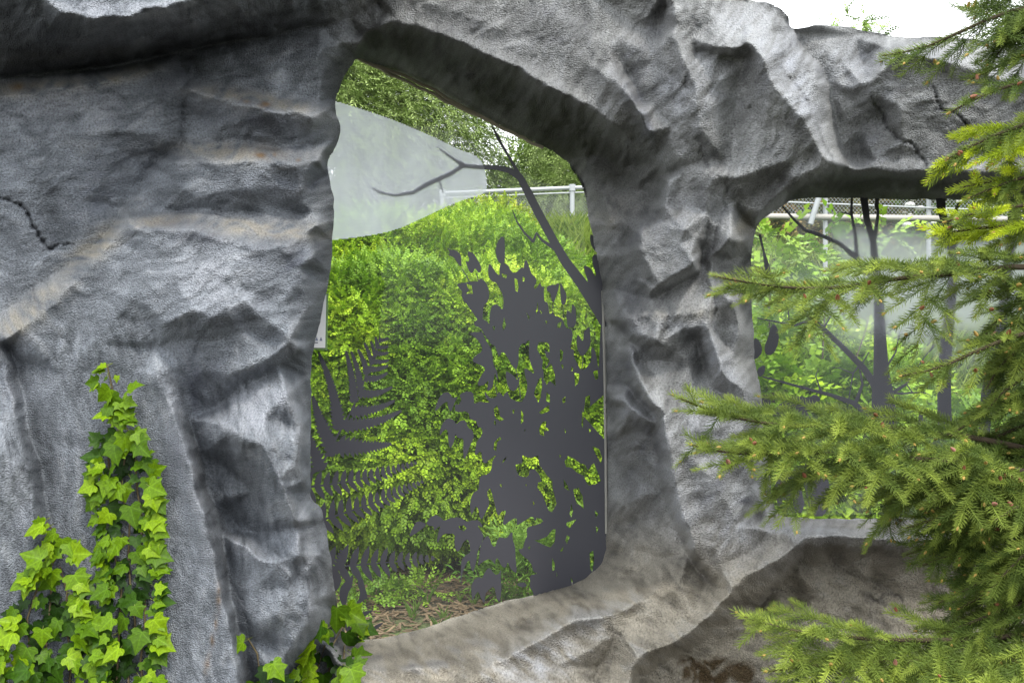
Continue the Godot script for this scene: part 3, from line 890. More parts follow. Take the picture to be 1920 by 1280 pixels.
func build_panes() -> void:
	var glass := StandardMaterial3D.new()
	glass.transparency = BaseMaterial3D.TRANSPARENCY_ALPHA
	glass.albedo_color = Color(0.93, 0.97, 0.95, 0.03)
	glass.roughness = 0.02
	glass.metallic_specular = 0.28
	var ink := paint(Color(0.060, 0.060, 0.074), 0.36)
	var frost := StandardMaterial3D.new()
	frost.transparency = BaseMaterial3D.TRANSPARENCY_ALPHA
	frost.albedo_color = Color(0.95, 0.96, 1.0, 1.0)
	frost.vertex_color_use_as_albedo = true
	frost.roughness = 0.75
	frost.backlight_enabled = true
	frost.backlight = Color(1, 1, 1)
	# -- the tall pane
	var pane := Node3D.new()
	pane.name = "window_pane"
	rock_root.add_child(pane)
	pane.set_meta("label", "tall glass pane printed with dark shrub, fern and branch silhouettes")
	var g := put(plane_mesh(560, 70, 1180, 1240, PANE), "glass", glass, pane)
	var K := 3.5556
	var right := traced(K, 800, 420, "515,255 545,275 560,310 578,325 600,320 640,280 645,300 655,240 668,240 685,290 700,335 725,350 735,385 710,425 730,430 750,400 760,380 762,410 775,420 785,410 780,450 785,520 810,520 815,590 830,600 845,580 850,610 890,620 910,640 925,690 950,695 970,700 975,760 955,830 985,835 980,880 1000,920 1020,960 1030,975 1060,965 1085,930 1100,900 1095,830 1110,815 1130,860 1140,940 1150,960 1152,880 1156,720 1170,660 1190,660 1190,1290")
	var left := traced(K, 800, 420, "495,255 484,300 486,340 470,335 440,290 415,255 408,310 415,360 440,385 465,390 485,430 510,475 512,540 505,575 480,540 455,532 430,555 418,610 420,670 405,650 380,635 345,630 320,650 312,665 325,682 355,690 372,710 390,750 415,770 425,800 450,805 470,850 480,885 495,865 505,850 530,870 560,930 590,970 605,960 615,890 612,830 640,790 655,800 670,780 690,775 680,820 682,890 700,950 720,990 700,990 650,950 655,1010 672,1060 668,1110 655,1150 640,1175 630,1190 600,1180 565,1165 550,1150 540,1110 520,1130 510,1150 480,1110 460,1160 420,1160 385,1110 388,1150 420,1190 455,1210 440,1290")
	left.reverse()
	right.append_array(left)
	var adds: Array = [smooth(right)]
	for s in ["505,75 470,120 458,180 470,240 495,270 520,262 522,160 520,100",
			"130,152 165,175 200,175 225,200 232,240 230,290 205,260 180,220 150,210 135,205 155,200 150,180",
			"275,180 310,190 335,230 360,270 365,310 345,330 330,300 320,295 305,330 285,320 270,280 258,245 280,250 285,235 272,200",
			"197,400 240,390 265,390 300,380 345,385 355,358 395,385 415,440 418,490 400,530 380,540 375,600 372,640 345,645 315,600 285,560 265,530 240,500 230,470 240,450 215,425",
			"285,730 320,718 350,720 372,715 385,760 410,800 430,830 440,880 442,930 470,980 478,1050 465,1030 455,985 445,1050 440,1090 400,1120 410,1060 412,1040 375,1080 335,1075 350,1030 385,980 390,960 360,940 310,920 305,900 330,870 370,850 365,810 340,770",
			"525,975 560,995 590,1020 605,1040 622,1005 615,1070 595,1110 560,1110 540,1080 530,1030",
			"1000,750 1015,735 1030,770 1045,780 1048,720 1070,690 1088,685 1092,740 1095,800 1070,850 1040,885 1015,860 1000,810",
			"800,420 825,405 855,405 885,390 880,430 865,480 845,530 830,500 825,455 805,450",
			"890,385 910,420 935,470 930,520 910,545 895,520 890,450",
			"965,590 968,540 975,530 995,560 1000,640 985,690 960,690 940,690 930,600 935,570 960,590",
			"1095,55 1135,120 1130,190 1100,150 1088,100",
			"1110,205 1140,200 1175,250 1190,330 1190,640 1110,560 1080,500 1060,450 1045,430 1040,390 1070,400 1075,380 1055,320 1045,270 1090,290 1110,320 1125,350 1130,330 1110,280 1102,230",
			"50,1250 75,1170 100,1130 140,1115 165,1140 170,1160 210,1150 185,1190 160,1260 140,1220 140,1180 110,1195 70,1240",
			"180,1250 215,1200 235,1170 215,1140 250,1115 310,1115 315,1180 320,1210 345,1180 380,1185 400,1220 450,1215 470,1320 300,1320 270,1240 220,1250"]:
		adds.append(smooth(traced(K, 800, 420, s)))
	for s in ["865,502,1.5 876,519,2 894,560,2", "893,512,1.5 897,525,2 905,560,2", "1094,669,1.5 1091,693,2", "1056,573,1.5 1056,596,1.5", "1037,569,1.5 1036,590,1.5", "965,680,1.5 973,720,1.5 978,760,1.5", "1028,680,1.5 1012,712,1.5", "928,720,1.5 932,740,1.5"]:
		adds.append_array(limb(s))
	var Q := 3.0476
	for s in ["345,-20 345,40 400,35 420,30 430,80 465,60 470,120 500,130 500,170 470,200 458,260 460,290 495,255 500,320 520,335 540,310 585,280 560,310 552,370 530,395 490,400 480,450 480,480 445,500 430,550 432,600 440,630 465,570 480,600 485,645 500,650 515,620 545,560 525,500 545,470 555,500 570,560 590,640 615,600 640,600 620,650 620,690 670,650 700,640 695,690 740,660 790,630 800,660 830,640 850,660 820,680 770,690 750,710 760,740 740,780 735,820 705,820 720,850 760,880 785,910 790,950 820,960 770,970 775,1010 770,1040 790,1060 795,1100 900,1080 1030,1060 1100,1020 1230,980 1230,-20",
			"255,180 260,130 280,90 310,70 340,85 350,110 375,85 405,85 420,130 445,140 455,180 430,230 410,290 395,310 390,250 395,190 360,185 345,160 345,180 335,220 318,250 305,210 305,140 280,140",
			"80,750 100,700 130,655 180,675 175,690 150,710 110,740",
			"180,670 210,630 240,625 265,640 280,660 310,645 345,638 380,640 410,665 440,655 480,655 500,680 500,700 470,680 495,720 510,745 500,780 475,830 470,870 450,960 430,920 430,880 410,900 385,960 380,1025 375,1010 378,940 380,880 410,850 435,840 420,760 390,780 380,810 360,840 345,820 340,770 345,735 300,730 270,740 245,790 240,770 255,700 265,690 245,695 225,720 220,690 200,690 185,680",
			"475,920 480,880 490,800 510,760 530,740 545,760 555,800 575,810 585,770 600,750 640,760 660,730 675,720 672,760 690,810 690,860 700,960 680,950 660,930 645,890 635,930 610,920 590,870 575,880 575,910 560,890 540,875 500,895",
			"440,1080 435,1040 450,1000 480,975 500,990 510,960 540,920 565,960 590,970 610,930 605,985 612,1050 600,1130 580,1100 570,1030 540,1050 515,1080 515,1135 495,1110 480,1060 460,1080 442,1125",
			"690,1020 740,1005 760,1035 720,1040"]:
		adds.append(smooth(traced(Q, 740, 760, s)))
	var cut: Array = []
	for s in ["585,360 605,370 612,420 607,455 590,440", "665,590 688,620 678,640", "740,520 745,560 735,600 728,590", "515,620 530,680 510,710 505,680", "745,790 800,785 815,800 820,850 800,850 785,835 795,880 820,910 800,950 780,980 770,960 775,910 750,860 735,830", "890,835 910,850 905,900 890,920",
			"780,980 830,930 855,1000 860,1080 840,1060 820,1045 800,1070 780,1030", "745,1040 765,1020 770,1080 760,1150 745,1190 730,1160 715,1130", "985,990 1020,1000 1010,1060 990,1080", "1060,1150 1090,1140 1090,1220 1070,1260 1050,1240", "1110,985 1140,970 1145,1030 1125,1035",
			"1140,1240 1160,1245 1155,1280 1140,1275", "800,1120 820,1140 822,1190 797,1180", "640,350 655,360 650,385 640,380", "790,640 805,650 798,668", "875,660 900,650 890,690 868,690", "500,330 535,340 530,362 505,352", "755,575 770,590 760,600", "435,680 460,680 450,710", "905,1165 925,1150 925,1185 908,1195",
			"965,950 978,960 972,980 962,975", "895,935 912,940 910,970", "570,1240 585,1235 580,1265", "265,398 300,410 308,465 260,464 285,440 272,420"]:
		cut.append((traced(K, 800, 420, s)))
	for s in ["565,20 585,0 600,40 600,60 625,80 600,90 575,70", "570,85 580,95 575,115 567,100", "722,20 735,50 735,90 722,105", "825,40 850,20 880,0 885,30 840,50", "825,130 850,90 870,95 860,120 885,140 850,150 855,175 830,165", "1075,20 1080,60 1075,130 1068,110", "1100,0 1115,10 1100,30 1090,15", "1165,30 1178,45 1172,75 1160,70", "570,210 600,180 610,190 585,210 580,260 565,250",
			"690,340 730,330 730,285 760,295 780,300 820,285 825,340 850,370 870,400 900,430 905,480 925,560 900,610 880,600 865,560 840,500 815,470 820,440 840,435 830,400 800,360 770,370 765,400 750,410 710,400 695,370",
			"970,320 990,290 1020,300 1060,330 1090,340 1105,370 1125,340 1140,330 1180,430 1150,450 1110,455 1095,440 1080,400 1045,385 1010,355 980,350", "1130,235 1150,240 1170,250 1185,300 1180,330 1150,280", "965,420 985,450 1000,490 970,470", "1020,480 1050,470 1075,520 1080,590 1060,570 1040,560", "1010,560 1020,600 1010,640 1000,620", "810,640 850,660 830,675 815,665", "980,670 1040,650 1000,700 985,690",
			"900,710 920,705 915,780 890,810 860,800 840,790 800,770 820,770 870,750", "985,740 1000,750 985,790 975,770", "900,870 915,900 915,940 900,945", "945,830 965,805 960,830 950,835", "1115,840 1135,830 1140,880 1130,950 1118,930", "1005,980 1018,1000 1015,1030", "925,950 930,970 925,980", "1145,600 1165,620 1150,640", "1150,690 1165,700 1155,730", "760,810 775,805 770,825", "365,690 395,685 410,700 395,718 375,710",
			"600,450 612,452 610,470", "745,450 755,450 752,462", "620,310 640,290 635,310 615,330", "675,25 682,35 675,45", "740,140 748,135 745,150", "970,130 980,145 975,160", "1110,130 1122,140 1115,158", "940,280 952,285 945,300", "790,545 800,560 792,570"]:
		cut.append((traced(Q, 740, 760, s)))
	var shrub := put(film(adds, cut, PANE - 0.004), "shrub_print", ink, pane)
	shrub.set_meta("label", "dark grey leafy shrub silhouette")
	var br: Array = []
	for s in ["1140,604,30 1128,585,28 1090,530,21 1060,490,18 1040,455,16 1010,400,16 990,360,15 975,332,13 955,319,11 930,314,9 900,313,8 868,310,8 845,325,8 800,345,9 775,360,7 740,366,5 710,360,3 696,351,1", "868,310,7 850,297,5 838,289,4 820,275,1.5", "976,332,8 955,295,5 938,266,5 934,258,7 929,248,4 921,232,2", "822,336,3 826,345,3 831,361,2", "1040,466,9 1037,464,7 1016,450,5 1006,436,3 1000,453,5 983,436,4 969,415,3 961,394,1.5", "720,361,2 700,351,1.5", "878,313,3 862,300,2"]:
		br.append_array(limb(s))
	var bp := put(film(br, [], PANE - 0.0035, 0.9), "branch_print", ink, pane)
	bp.set_meta("label", "dark bent branch silhouette with fine twigs")
	var fern: Array = []
	fern.append_array(limb("560,905,5 595,880,5 618,845,4 638,806,4 658,772,3 673,736,3 692,692,3 701,675,2 710,644,2 712,624,1"))
	for s in ["636,803,597,660,6,13,8,8", "664,752,648,657,3,9,7,7", "676,730,658,658,3,7,6,6", "688,700,671,655,2,6,6,5", "698,682,683,643,1,4,5,5", "703,668,695,640,1,3,5,5", "708,652,704,632,0,3,4,4", "636,836,734,832,4,22,9,10", "646,797,752,770,8,15,8,9", "660,772,739,751,6,12,7,8", "674,737,734,726,6,9,7,7", "685,709,726,699,5,7,6,6", "692,692,728,685,3,5,6,5", "700,676,728,675,3,4,5,5", "705,662,728,661,2,4,5,5", "708,650,728,649,2,3,5,5", "711,638,728,634,1,3,4,4",
			"628,850,586,742,-4,19,10,10", "556,915,782,867,8,32,11,19", "566,985,794,902,6,38,12,20", "590,1066,818,1046,0,50,14,25", "600,880,572,800,0,18,9,10", "600,1150,640,1030,0,20,10,14"]:
		var a := nums(s)
		pinna(fern, Vector2(a[0], a[1]), Vector2(a[2], a[3]), a[4], a[5], a[6], a[7])
	for s in ["250,1060 330,1060 400,1015 470,1008 430,1035 380,1060 390,1100 350,1160 320,1190 300,1190 260,1100", "420,1170 450,1130 490,1100 535,1090 490,1135", "190,700 240,760 250,830 200,900 190,800", "230,900 250,840 300,800 330,760 320,850 290,900 280,980 250,980", "350,820 380,760 430,940 410,930 330,1005 380,900"]:
		fern.append(smooth(traced(3.5571, 570, 860, s)))
	var fp := put(film(fern, [], PANE - 0.0045, 0.9), "fern_print", ink, pane)
	fp.set_meta("label", "dark fern fronds silhouette")
	var cloud: Array = [smooth(pts2("560,176 632,190 660,199 720,218 770,238 820,260 860,280 890,290 906,305 913,340 912,362 880,371 840,385 790,410 740,432 690,442 640,448 600,452 560,460"), true, 1)]
	var cm := film(cloud, [], PANE - 0.006, 2.0, 16.0)
	put(tinted(cm, 0.66), "frosted_patch", frost, pane)
	var seal := PackedVector3Array()
	var rad := PackedFloat32Array()
	for p in smooth(pts2("1137,1000 1136,850 1134,700 1132,600 1130,545"), false, 1):
		seal.append(P(p.x, p.y, PANE - 0.012))
		rad.append(0.0045)
	put(tube_mesh(seal, rad), "sealant_strip", paint(Color(0.33, 0.32, 0.29), 0.7), pane)
	seal.clear()
	rad.clear()
	for p in rough_outline("1020,277 1000,267 930,234 860,195 800,161 740,135 700,121 672,109", false):
		if p.x < 700.0 and p.y > 300.0: break
		seal.append(P(p.x, p.y + 0.6, PANE - 0.014))
		rad.append(0.006)
	put(tube_mesh(seal.slice(0, seal.size() - 3), rad.slice(0, rad.size() - 3)), "sealant_strip", paint(Color(0.45, 0.40, 0.30), 0.8), pane)
	# -- the wide pane
	var wide := Node3D.new()
	wide.name = "window_pane_001"
	rock_root.add_child(wide)
	wide.set_meta("label", "wide glass pane printed with tree silhouettes and a frosted mist")
	put(plane_mesh(1380, 340, 2285, 1000, PANE), "glass", glass, wide)
	var trees: Array = []
	for s in ["1660,812,50 1656,740,42 1653,700,30 1651,640,24 1648,560,19 1642,500,15 1637,450,13 1626,412,12 1619,360,15", "1640,446,9 1646,410,6 1647,395,5 1644,385,8 1647,360,6", "1628,512,15 1605,482,11 1575,456,8 1540,441,7 1510,431,6 1490,412,5 1472,392,3 1466,384,1", "1607,486,9 1604,440,6 1597,400,5 1598,360,4", "1597,403,3 1588,400,3 1577,398,1.5",
			"1655,752,22 1640,720,16 1620,690,12 1580,650,10 1540,612,9 1510,588,6 1504,572,3", "1522,600,6 1490,610,4 1440,600,3 1420,596,2", "1658,792,16 1620,770,11 1600,755,10 1560,741,7 1500,725,5 1430,706,3", "1480,604,2 1478,570,3", "1545,615,4 1560,590,2", "1612,685,5 1600,700,3 1590,760,2", "1606,752,8 1618,720,5 1612,690,3 1630,660,2", "1600,700,3 1575,690,2 1555,688,1", "1540,735,4 1530,705,2 1535,690,1", "1660,745,8 1700,720,5 1720,690,3 1735,668,2 1750,650,1", "1665,735,6 1690,738,4 1730,735,3 1745,740,1", "1662,690,5 1680,660,3 1688,620,2", "1700,720,3 1715,740,2", "1690,715,3 1700,690,2",
			"1772,812,27 1771,720,26 1775,640,23 1784,560,19 1788,500,17 1782,450,15 1774,420,14 1766,395,16 1764,360,20", "1786,470,9 1797,440,6 1808,420,4", "1775,420,10 1790,400,8 1800,380,4", "1846,812,22 1852,740,24 1862,690,24 1880,600,20 1890,500,20 1898,430,18 1902,360,16", "1886,520,9 1905,490,6 1925,470,4", "1726,800,9 1728,774,8", "1425,440,5 1432,470,4 1441,510,12 1438,514,10", "1412,498,3 1428,503,4 1440,512,6"]:
		trees.append_array(limb(s))
	for s in ["1446,608 1458,610 1462,640 1450,665 1436,666 1433,650 1441,632", "1414,630 1426,640 1431,660 1418,674 1408,672", "1418,692 1436,682 1434,700 1424,709", "1408,750 1440,735 1448,760 1420,790 1405,780", "1446,778 1458,760 1478,748 1500,741 1515,746 1530,738 1542,750 1524,756 1538,772 1510,764 1524,790 1490,775 1480,800 1460,790", "1450,905 1470,880 1500,900 1512,960 1480,962 1470,930 1462,962", "1500,870 1540,860 1560,920 1550,968 1520,968"]:
		trees.append(smooth(pts2(s)))
	var tp := put(film(trees, [], PANE - 0.004, 0.9), "tree_print", ink, wide)
	tp.set_meta("label", "dark bare tree trunks and branches silhouette")
	var v := PackedVector3Array()
	var n := PackedVector3Array()
	var c := PackedColorArray()
	var idx := PackedInt32Array()
	var wob := noise(61, 0.006, 3)
	for j in 32:
		for i in 47:
			var x := 1385.0 + i * 19.0
			var y := 345.0 + j * 20.0
			var k := wob.get_noise_2d(x, y * 1.6)
			var a := smoothstep(400.0, 480.0, y + 40.0 * k) * (0.10 + 0.50 * smoothstep(1470.0, 1620.0, x + 140.0 * k)) * (1.0 - 0.92 * smoothstep(540.0, 690.0, y + 110.0 * k)) + 0.02
			v.append(P(x, y, PANE - 0.007))
			n.append(Vector3.BACK)
			c.append(Color(1, 1, 1, clampf(a, 0.0, 0.9)))
			if i and j:
				var p := j * 47 + i
				idx.append_array([p - 48, p - 47, p, p - 48, p, p - 1])
	put(arr_mesh(v, n, c, PackedVector2Array(), idx), "frosted_mist", frost, wide)
	build_notice()

func plane_mesh(x0: float, y0: float, x1: float, y1: float, dep: float) -> ArrayMesh:
	var v := PackedVector3Array([P(x0, y0, dep), P(x1, y0, dep), P(x1, y1, dep), P(x0, y1, dep)])
	var n := PackedVector3Array([Vector3.BACK, Vector3.BACK, Vector3.BACK, Vector3.BACK])
	return arr_mesh(v, n, PackedColorArray(), PackedVector2Array(), PackedInt32Array([0, 1, 2, 0, 2, 3]))

func tinted(m: ArrayMesh, alpha: float) -> ArrayMesh:
	var a := m.surface_get_arrays(0)
	var c := PackedColorArray()
	var drip := noise(67, 2.2, 4)
	for p in a[Mesh.ARRAY_VERTEX]: c.append(Color(1, 1, 1, alpha + 0.16 * drip.get_noise_2d(p.x * 3.0, p.y * 0.6) + 0.12 * drip.get_noise_2d(p.x + 9.0, p.y)))
	a[Mesh.ARRAY_COLOR] = c
	var o := ArrayMesh.new()
	o.add_surface_from_arrays(Mesh.PRIMITIVE_TRIANGLES, a)
	return o

func build_notice() -> void:
	var z := PANE - 0.03
	var root := base("notice_sign", P(560, 602, z), "white paper notice with green border, half hidden behind the tall rock pillar", "sign")
	var o := root.position
	var s := z / FX
	var board := BoxMesh.new()
	board.size = Vector3(108.0 * s, 106.0 * s, 0.006)
	put(board, "backing", paint(Color(0.16, 0.27, 0.10), 0.5), root)
	var paper := BoxMesh.new()
	paper.size = Vector3(103.0 * s, 100.0 * s, 0.002)
	var pm := put(paper, "paper", paint(Color(0.82, 0.83, 0.86), 0.6), root)
	pm.position = Vector3(-0.5 * s, 1.0 * s, 0.005)
	var dark := paint(Color(0.10, 0.11, 0.16), 0.7)
	for k in 9:
		var line := BoxMesh.new()
		line.size = Vector3((70.0 if k % 3 else 84.0) * s, 1.0 * s, 0.001)
		var l := put(line, "text_line", paint(Color(0.45, 0.46, 0.52), 0.7), root)
		l.position = Vector3(-4.0 * s, (34.0 - 7.0 * k) * s, 0.0068)
	for k in 4:
		var tri := PrismMesh.new()
		tri.size = Vector3(5.5 * s, 7.5 * s, 0.001)
		var t := put(tri, "symbol", paint(Color(0.22, 0.25, 0.36), 0.7), root)
		t.position = Vector3((43.0 - 8.0 * k) * s, -32.0 * s, 0.0068)
	var foot := BoxMesh.new()
	foot.size = Vector3(13.0 * s, 1.8 * s, 0.001)
	put(foot, "text_line", dark, root).position = Vector3(31.0 * s, -39.5 * s, 0.0068)
	root.rotation_degrees.z = -1.2

# ---- ground, hedges, trees and fences beyond the glass ----------------------------------
func ground_y(x: float, z: float) -> float:
	var dist := EYE.z - z
	var h := 3.5 * smoothstep(6.6, 19.0, dist) ** 0.8
	return h + 0.03 * sin(x * 2.1 + z) + 0.02 * sin(x * 5.3 - z * 3.1)

func build_ground() -> void:
	var v := PackedVector3Array()
	var n := PackedVector3Array()
	var c := PackedColorArray()
	var idx := PackedInt32Array()
	var nz := noise(71, 0.6, 4)
	var W := 121
	var H := 141
	for j in H:
		var z := 8.0 - 22.0 * float(j) / (H - 1) if j < 110 else -9.12 - pow((j - 109) / 31.0, 2.5) * 230.0
		for i in W:
			var t := (float(i) / (W - 1) - 0.5) * 2.0
			var x := 14.0 * t + 240.0 * signf(t) * absf(t) ** 6.0 
			v.append(Vector3(x, ground_y(x, z), z))
			n.append(Vector3.UP)
			var k := nz.get_noise_2d(x, z)
			var mulch := smoothstep(-2.6, -3.0, z + 0.3 * k) * smoothstep(-4.6, -4.0, z) if x < 0.4 else 0.0
			var col := Vector3(0.075, 0.12, 0.025).lerp(Vector3(0.12, 0.16, 0.04), clampf(0.5 + k, 0.0, 1.0)).lerp(Vector3(0.10, 0.075, 0.045), clampf(mulch + 0.5 * maxf(k, 0.0) * mulch, 0.0, 1.0))
			if z > -0.6: col = Vector3(0.05, 0.04, 0.03)  # unseen ground before the wall, made dark to cut bounce light on undersides
			c.append(Color(col.x, col.y, col.z))
			if i and j:
				var p := j * W + i
				idx.append_array([p - W - 1, p, p - W, p - W - 1, p - 1, p])
	var m := paint(Color.WHITE, 0.95)
	m.vertex_color_use_as_albedo = true
	m.albedo_texture = noise_tex(noise(73, 0.05, 5), 512, ramp("0,0.5 0.5,0.85 1,1"))
	m.heightmap_enabled = true
	m.heightmap_texture = m.albedo_texture
	m.heightmap_scale = 3.0
	m.uv1_triplanar = true
	m.uv1_world_triplanar = true
	var o := put(arr_mesh(v, n, c, PackedVector2Array(), idx), "ground", m)
	tag(o, "", "", "", "structure")

func leaf_blade(v: PackedVector3Array, n: PackedVector3Array, idx: PackedInt32Array, b: Vector3, along: Vector3, side: Vector3, wide: float, fold := 0.25) -> void:
	var f := v.size()
	var up := side.cross(along).normalized()
	var flip := up.y < 0.0
	if flip: up = -up
	var s := side.normalized() * wide * 0.5
	var mid := b + along * 0.45
	var drop := up * along.length() * fold
	v.append_array([b, mid + s + drop * 0.35, b + along - drop * 0.5, mid - s + drop * 0.35, mid])
	n.append_array([up, (up + s.normalized() * -0.4).normalized(), up, (up + s.normalized() * 0.4).normalized(), up])
	if flip: idx.append_array([f, f + 1, f + 4, f + 1, f + 2, f + 4, f + 4, f + 2, f + 3, f, f + 4, f + 3])
	else: idx.append_array([f, f + 4, f + 1, f + 1, f + 4, f + 2, f + 4, f + 3, f + 2, f, f + 3, f + 4])

func spray_mesh(seed_: int, length: float, leaves: int, ll: float, lw: float, droop: float) -> ArrayMesh:    # a twig with leaves on both sides
	var r := RandomNumberGenerator.new()
	r.seed = seed_
	var v := PackedVector3Array()
	var n := PackedVector3Array()
	var idx := PackedInt32Array()
	var path := PackedVector3Array()
	var rad := PackedFloat32Array()
	for k in 5:
		var u := k / 4.0
		path.append(Vector3(0.02 * sin(u * 5.0 + seed_), -droop * length * u * u, length * u))
		rad.append(0.003 * (1.2 - u))
	tube(path, rad, 3, v, n, idx)
	for k in leaves:
		var u := 0.12 + 0.88 * float(k) / (leaves - 1)
		var b := Vector3(0.02 * sin(u * 5.0 + seed_), -droop * length * u * u, length * u)
		var side := 1.0 if k % 2 else -1.0
		var ang := r.randf_range(0.5, 1.15) * side if k < leaves - 1 else 0.0
		var d := Vector3(sin(ang), r.randf_range(-0.45, 0.2), cos(ang)).normalized() * ll * r.randf_range(0.7, 1.15)
		leaf_blade(v, n, idx, b, d, Vector3(cos(ang), r.randf_range(-0.3, 0.3), -sin(ang)), lw * r.randf_range(0.8, 1.15))
	return arr_mesh(v, n, PackedColorArray(), PackedVector2Array(), idx)

func leaf_mat(rough := 0.5, back := 0.35) -> StandardMaterial3D:
	var m := StandardMaterial3D.new()
	m.vertex_color_use_as_albedo = true
	m.roughness = rough
	m.metallic_specular = 0.35
	m.backlight_enabled = true
	m.backlight = Color(back, back, back)
	return m

func rnd_dir() -> Vector3:
	return Vector3(rng.randfn(), rng.randfn(), rng.randfn()).normalized()

# blobs: "px,py,depth,radius_m,squash ..." ; leaves lie in a shell round each blob, more of them on the side that sees the sky or the viewer
func foliage(root: Node3D, blobs: String, mesh: ArrayMesh, mat: Material, per_m2: float, size: float, tones: Array, droop := 0.5, shell := 0.22, called := "foliage") -> void:
	var a := nums(blobs)
	var where: Array = []
	var tint: Array = []
	var clump := noise(83 + a.size(), 1.6, 3)
	for i in range(0, a.size() - 4, 5):
		var c := P(a[i], a[i + 1], a[i + 2])
		var r: float = a[i + 3]
		var sq: float = a[i + 4]
		var count := int(per_m2 * 4.0 * PI * r * r * (0.5 + 0.5 * sq) * 0.6)
		for k in count:
			var d := rnd_dir()
			if d.z < -0.35: d.z = -d.z
			if d.y < -0.2 and rng.randf() < 0.35: d.y = -d.y
			var lump := 1.0 + 0.13 * clump.get_noise_3d((c.x + d.x * r) * 1.3, (c.y + d.y * r) * 1.3, c.z + d.z * r)
			var depth_in := rng.randf() ** 2.2 * shell
			var p := c + Vector3(d.x, d.y * sq, d.z) * r * lump * (1.0 - depth_in)
			if p.y < ground_y(p.x, p.z) + 0.02: continue
			var fwd := (d + rnd_dir() * 0.8 + Vector3(0, 0.25 - droop, 0)).normalized()
			var up := (Vector3.UP + d * 0.5 + rnd_dir() * 0.55).normalized()
			var right := up.cross(fwd).normalized()
			up = fwd.cross(right).normalized()
			var s := size * rng.randf_range(0.7, 1.25)
			where.append(Transform3D(Basis(right, up, fwd) * s, p - root.position))
			var w: float = clampf(0.5 + 0.9 * clump.get_noise_3d(p.x * 0.8 + 40.0, p.y * 0.8, p.z * 0.8) + rng.randfn() * 0.15, 0.0, 0.999) * (tones.size() - 1)
			var t: Color = tones[int(w)].lerp(tones[int(w) + 1], w - int(w))
			tint.append(t * rng.randf_range(0.8, 1.2))
	scatter(mesh, called, mat, where, tint, root)

func stems(root: Node3D, list: String, mat: Material, called := "stem") -> void:     # "x,z,height,lean_x,radius"
	var a := nums(list)
	for i in range(0, a.size() - 4, 5):
		var b := Vector3(a[i], ground_y(a[i], a[i + 1]) - 0.05, a[i + 1])
		var path := PackedVector3Array()
		var rad := PackedFloat32Array()
		for k in 7:
			var u := k / 6.0
			path.append(b + Vector3(a[i + 3] * u + 0.05 * sin(u * 6.0 + i), a[i + 2] * u, 0.06 * sin(u * 4.0 + i)) - root.position)
			rad.append(a[i + 4] * (1.0 - 0.75 * u))
		put(tube_mesh(path, rad, 7), called, mat, root)

func at_ground(px: float, dep: float) -> Vector3:
	var p := P(px, 640, dep)
	return Vector3(p.x, ground_y(p.x, p.z), p.z)

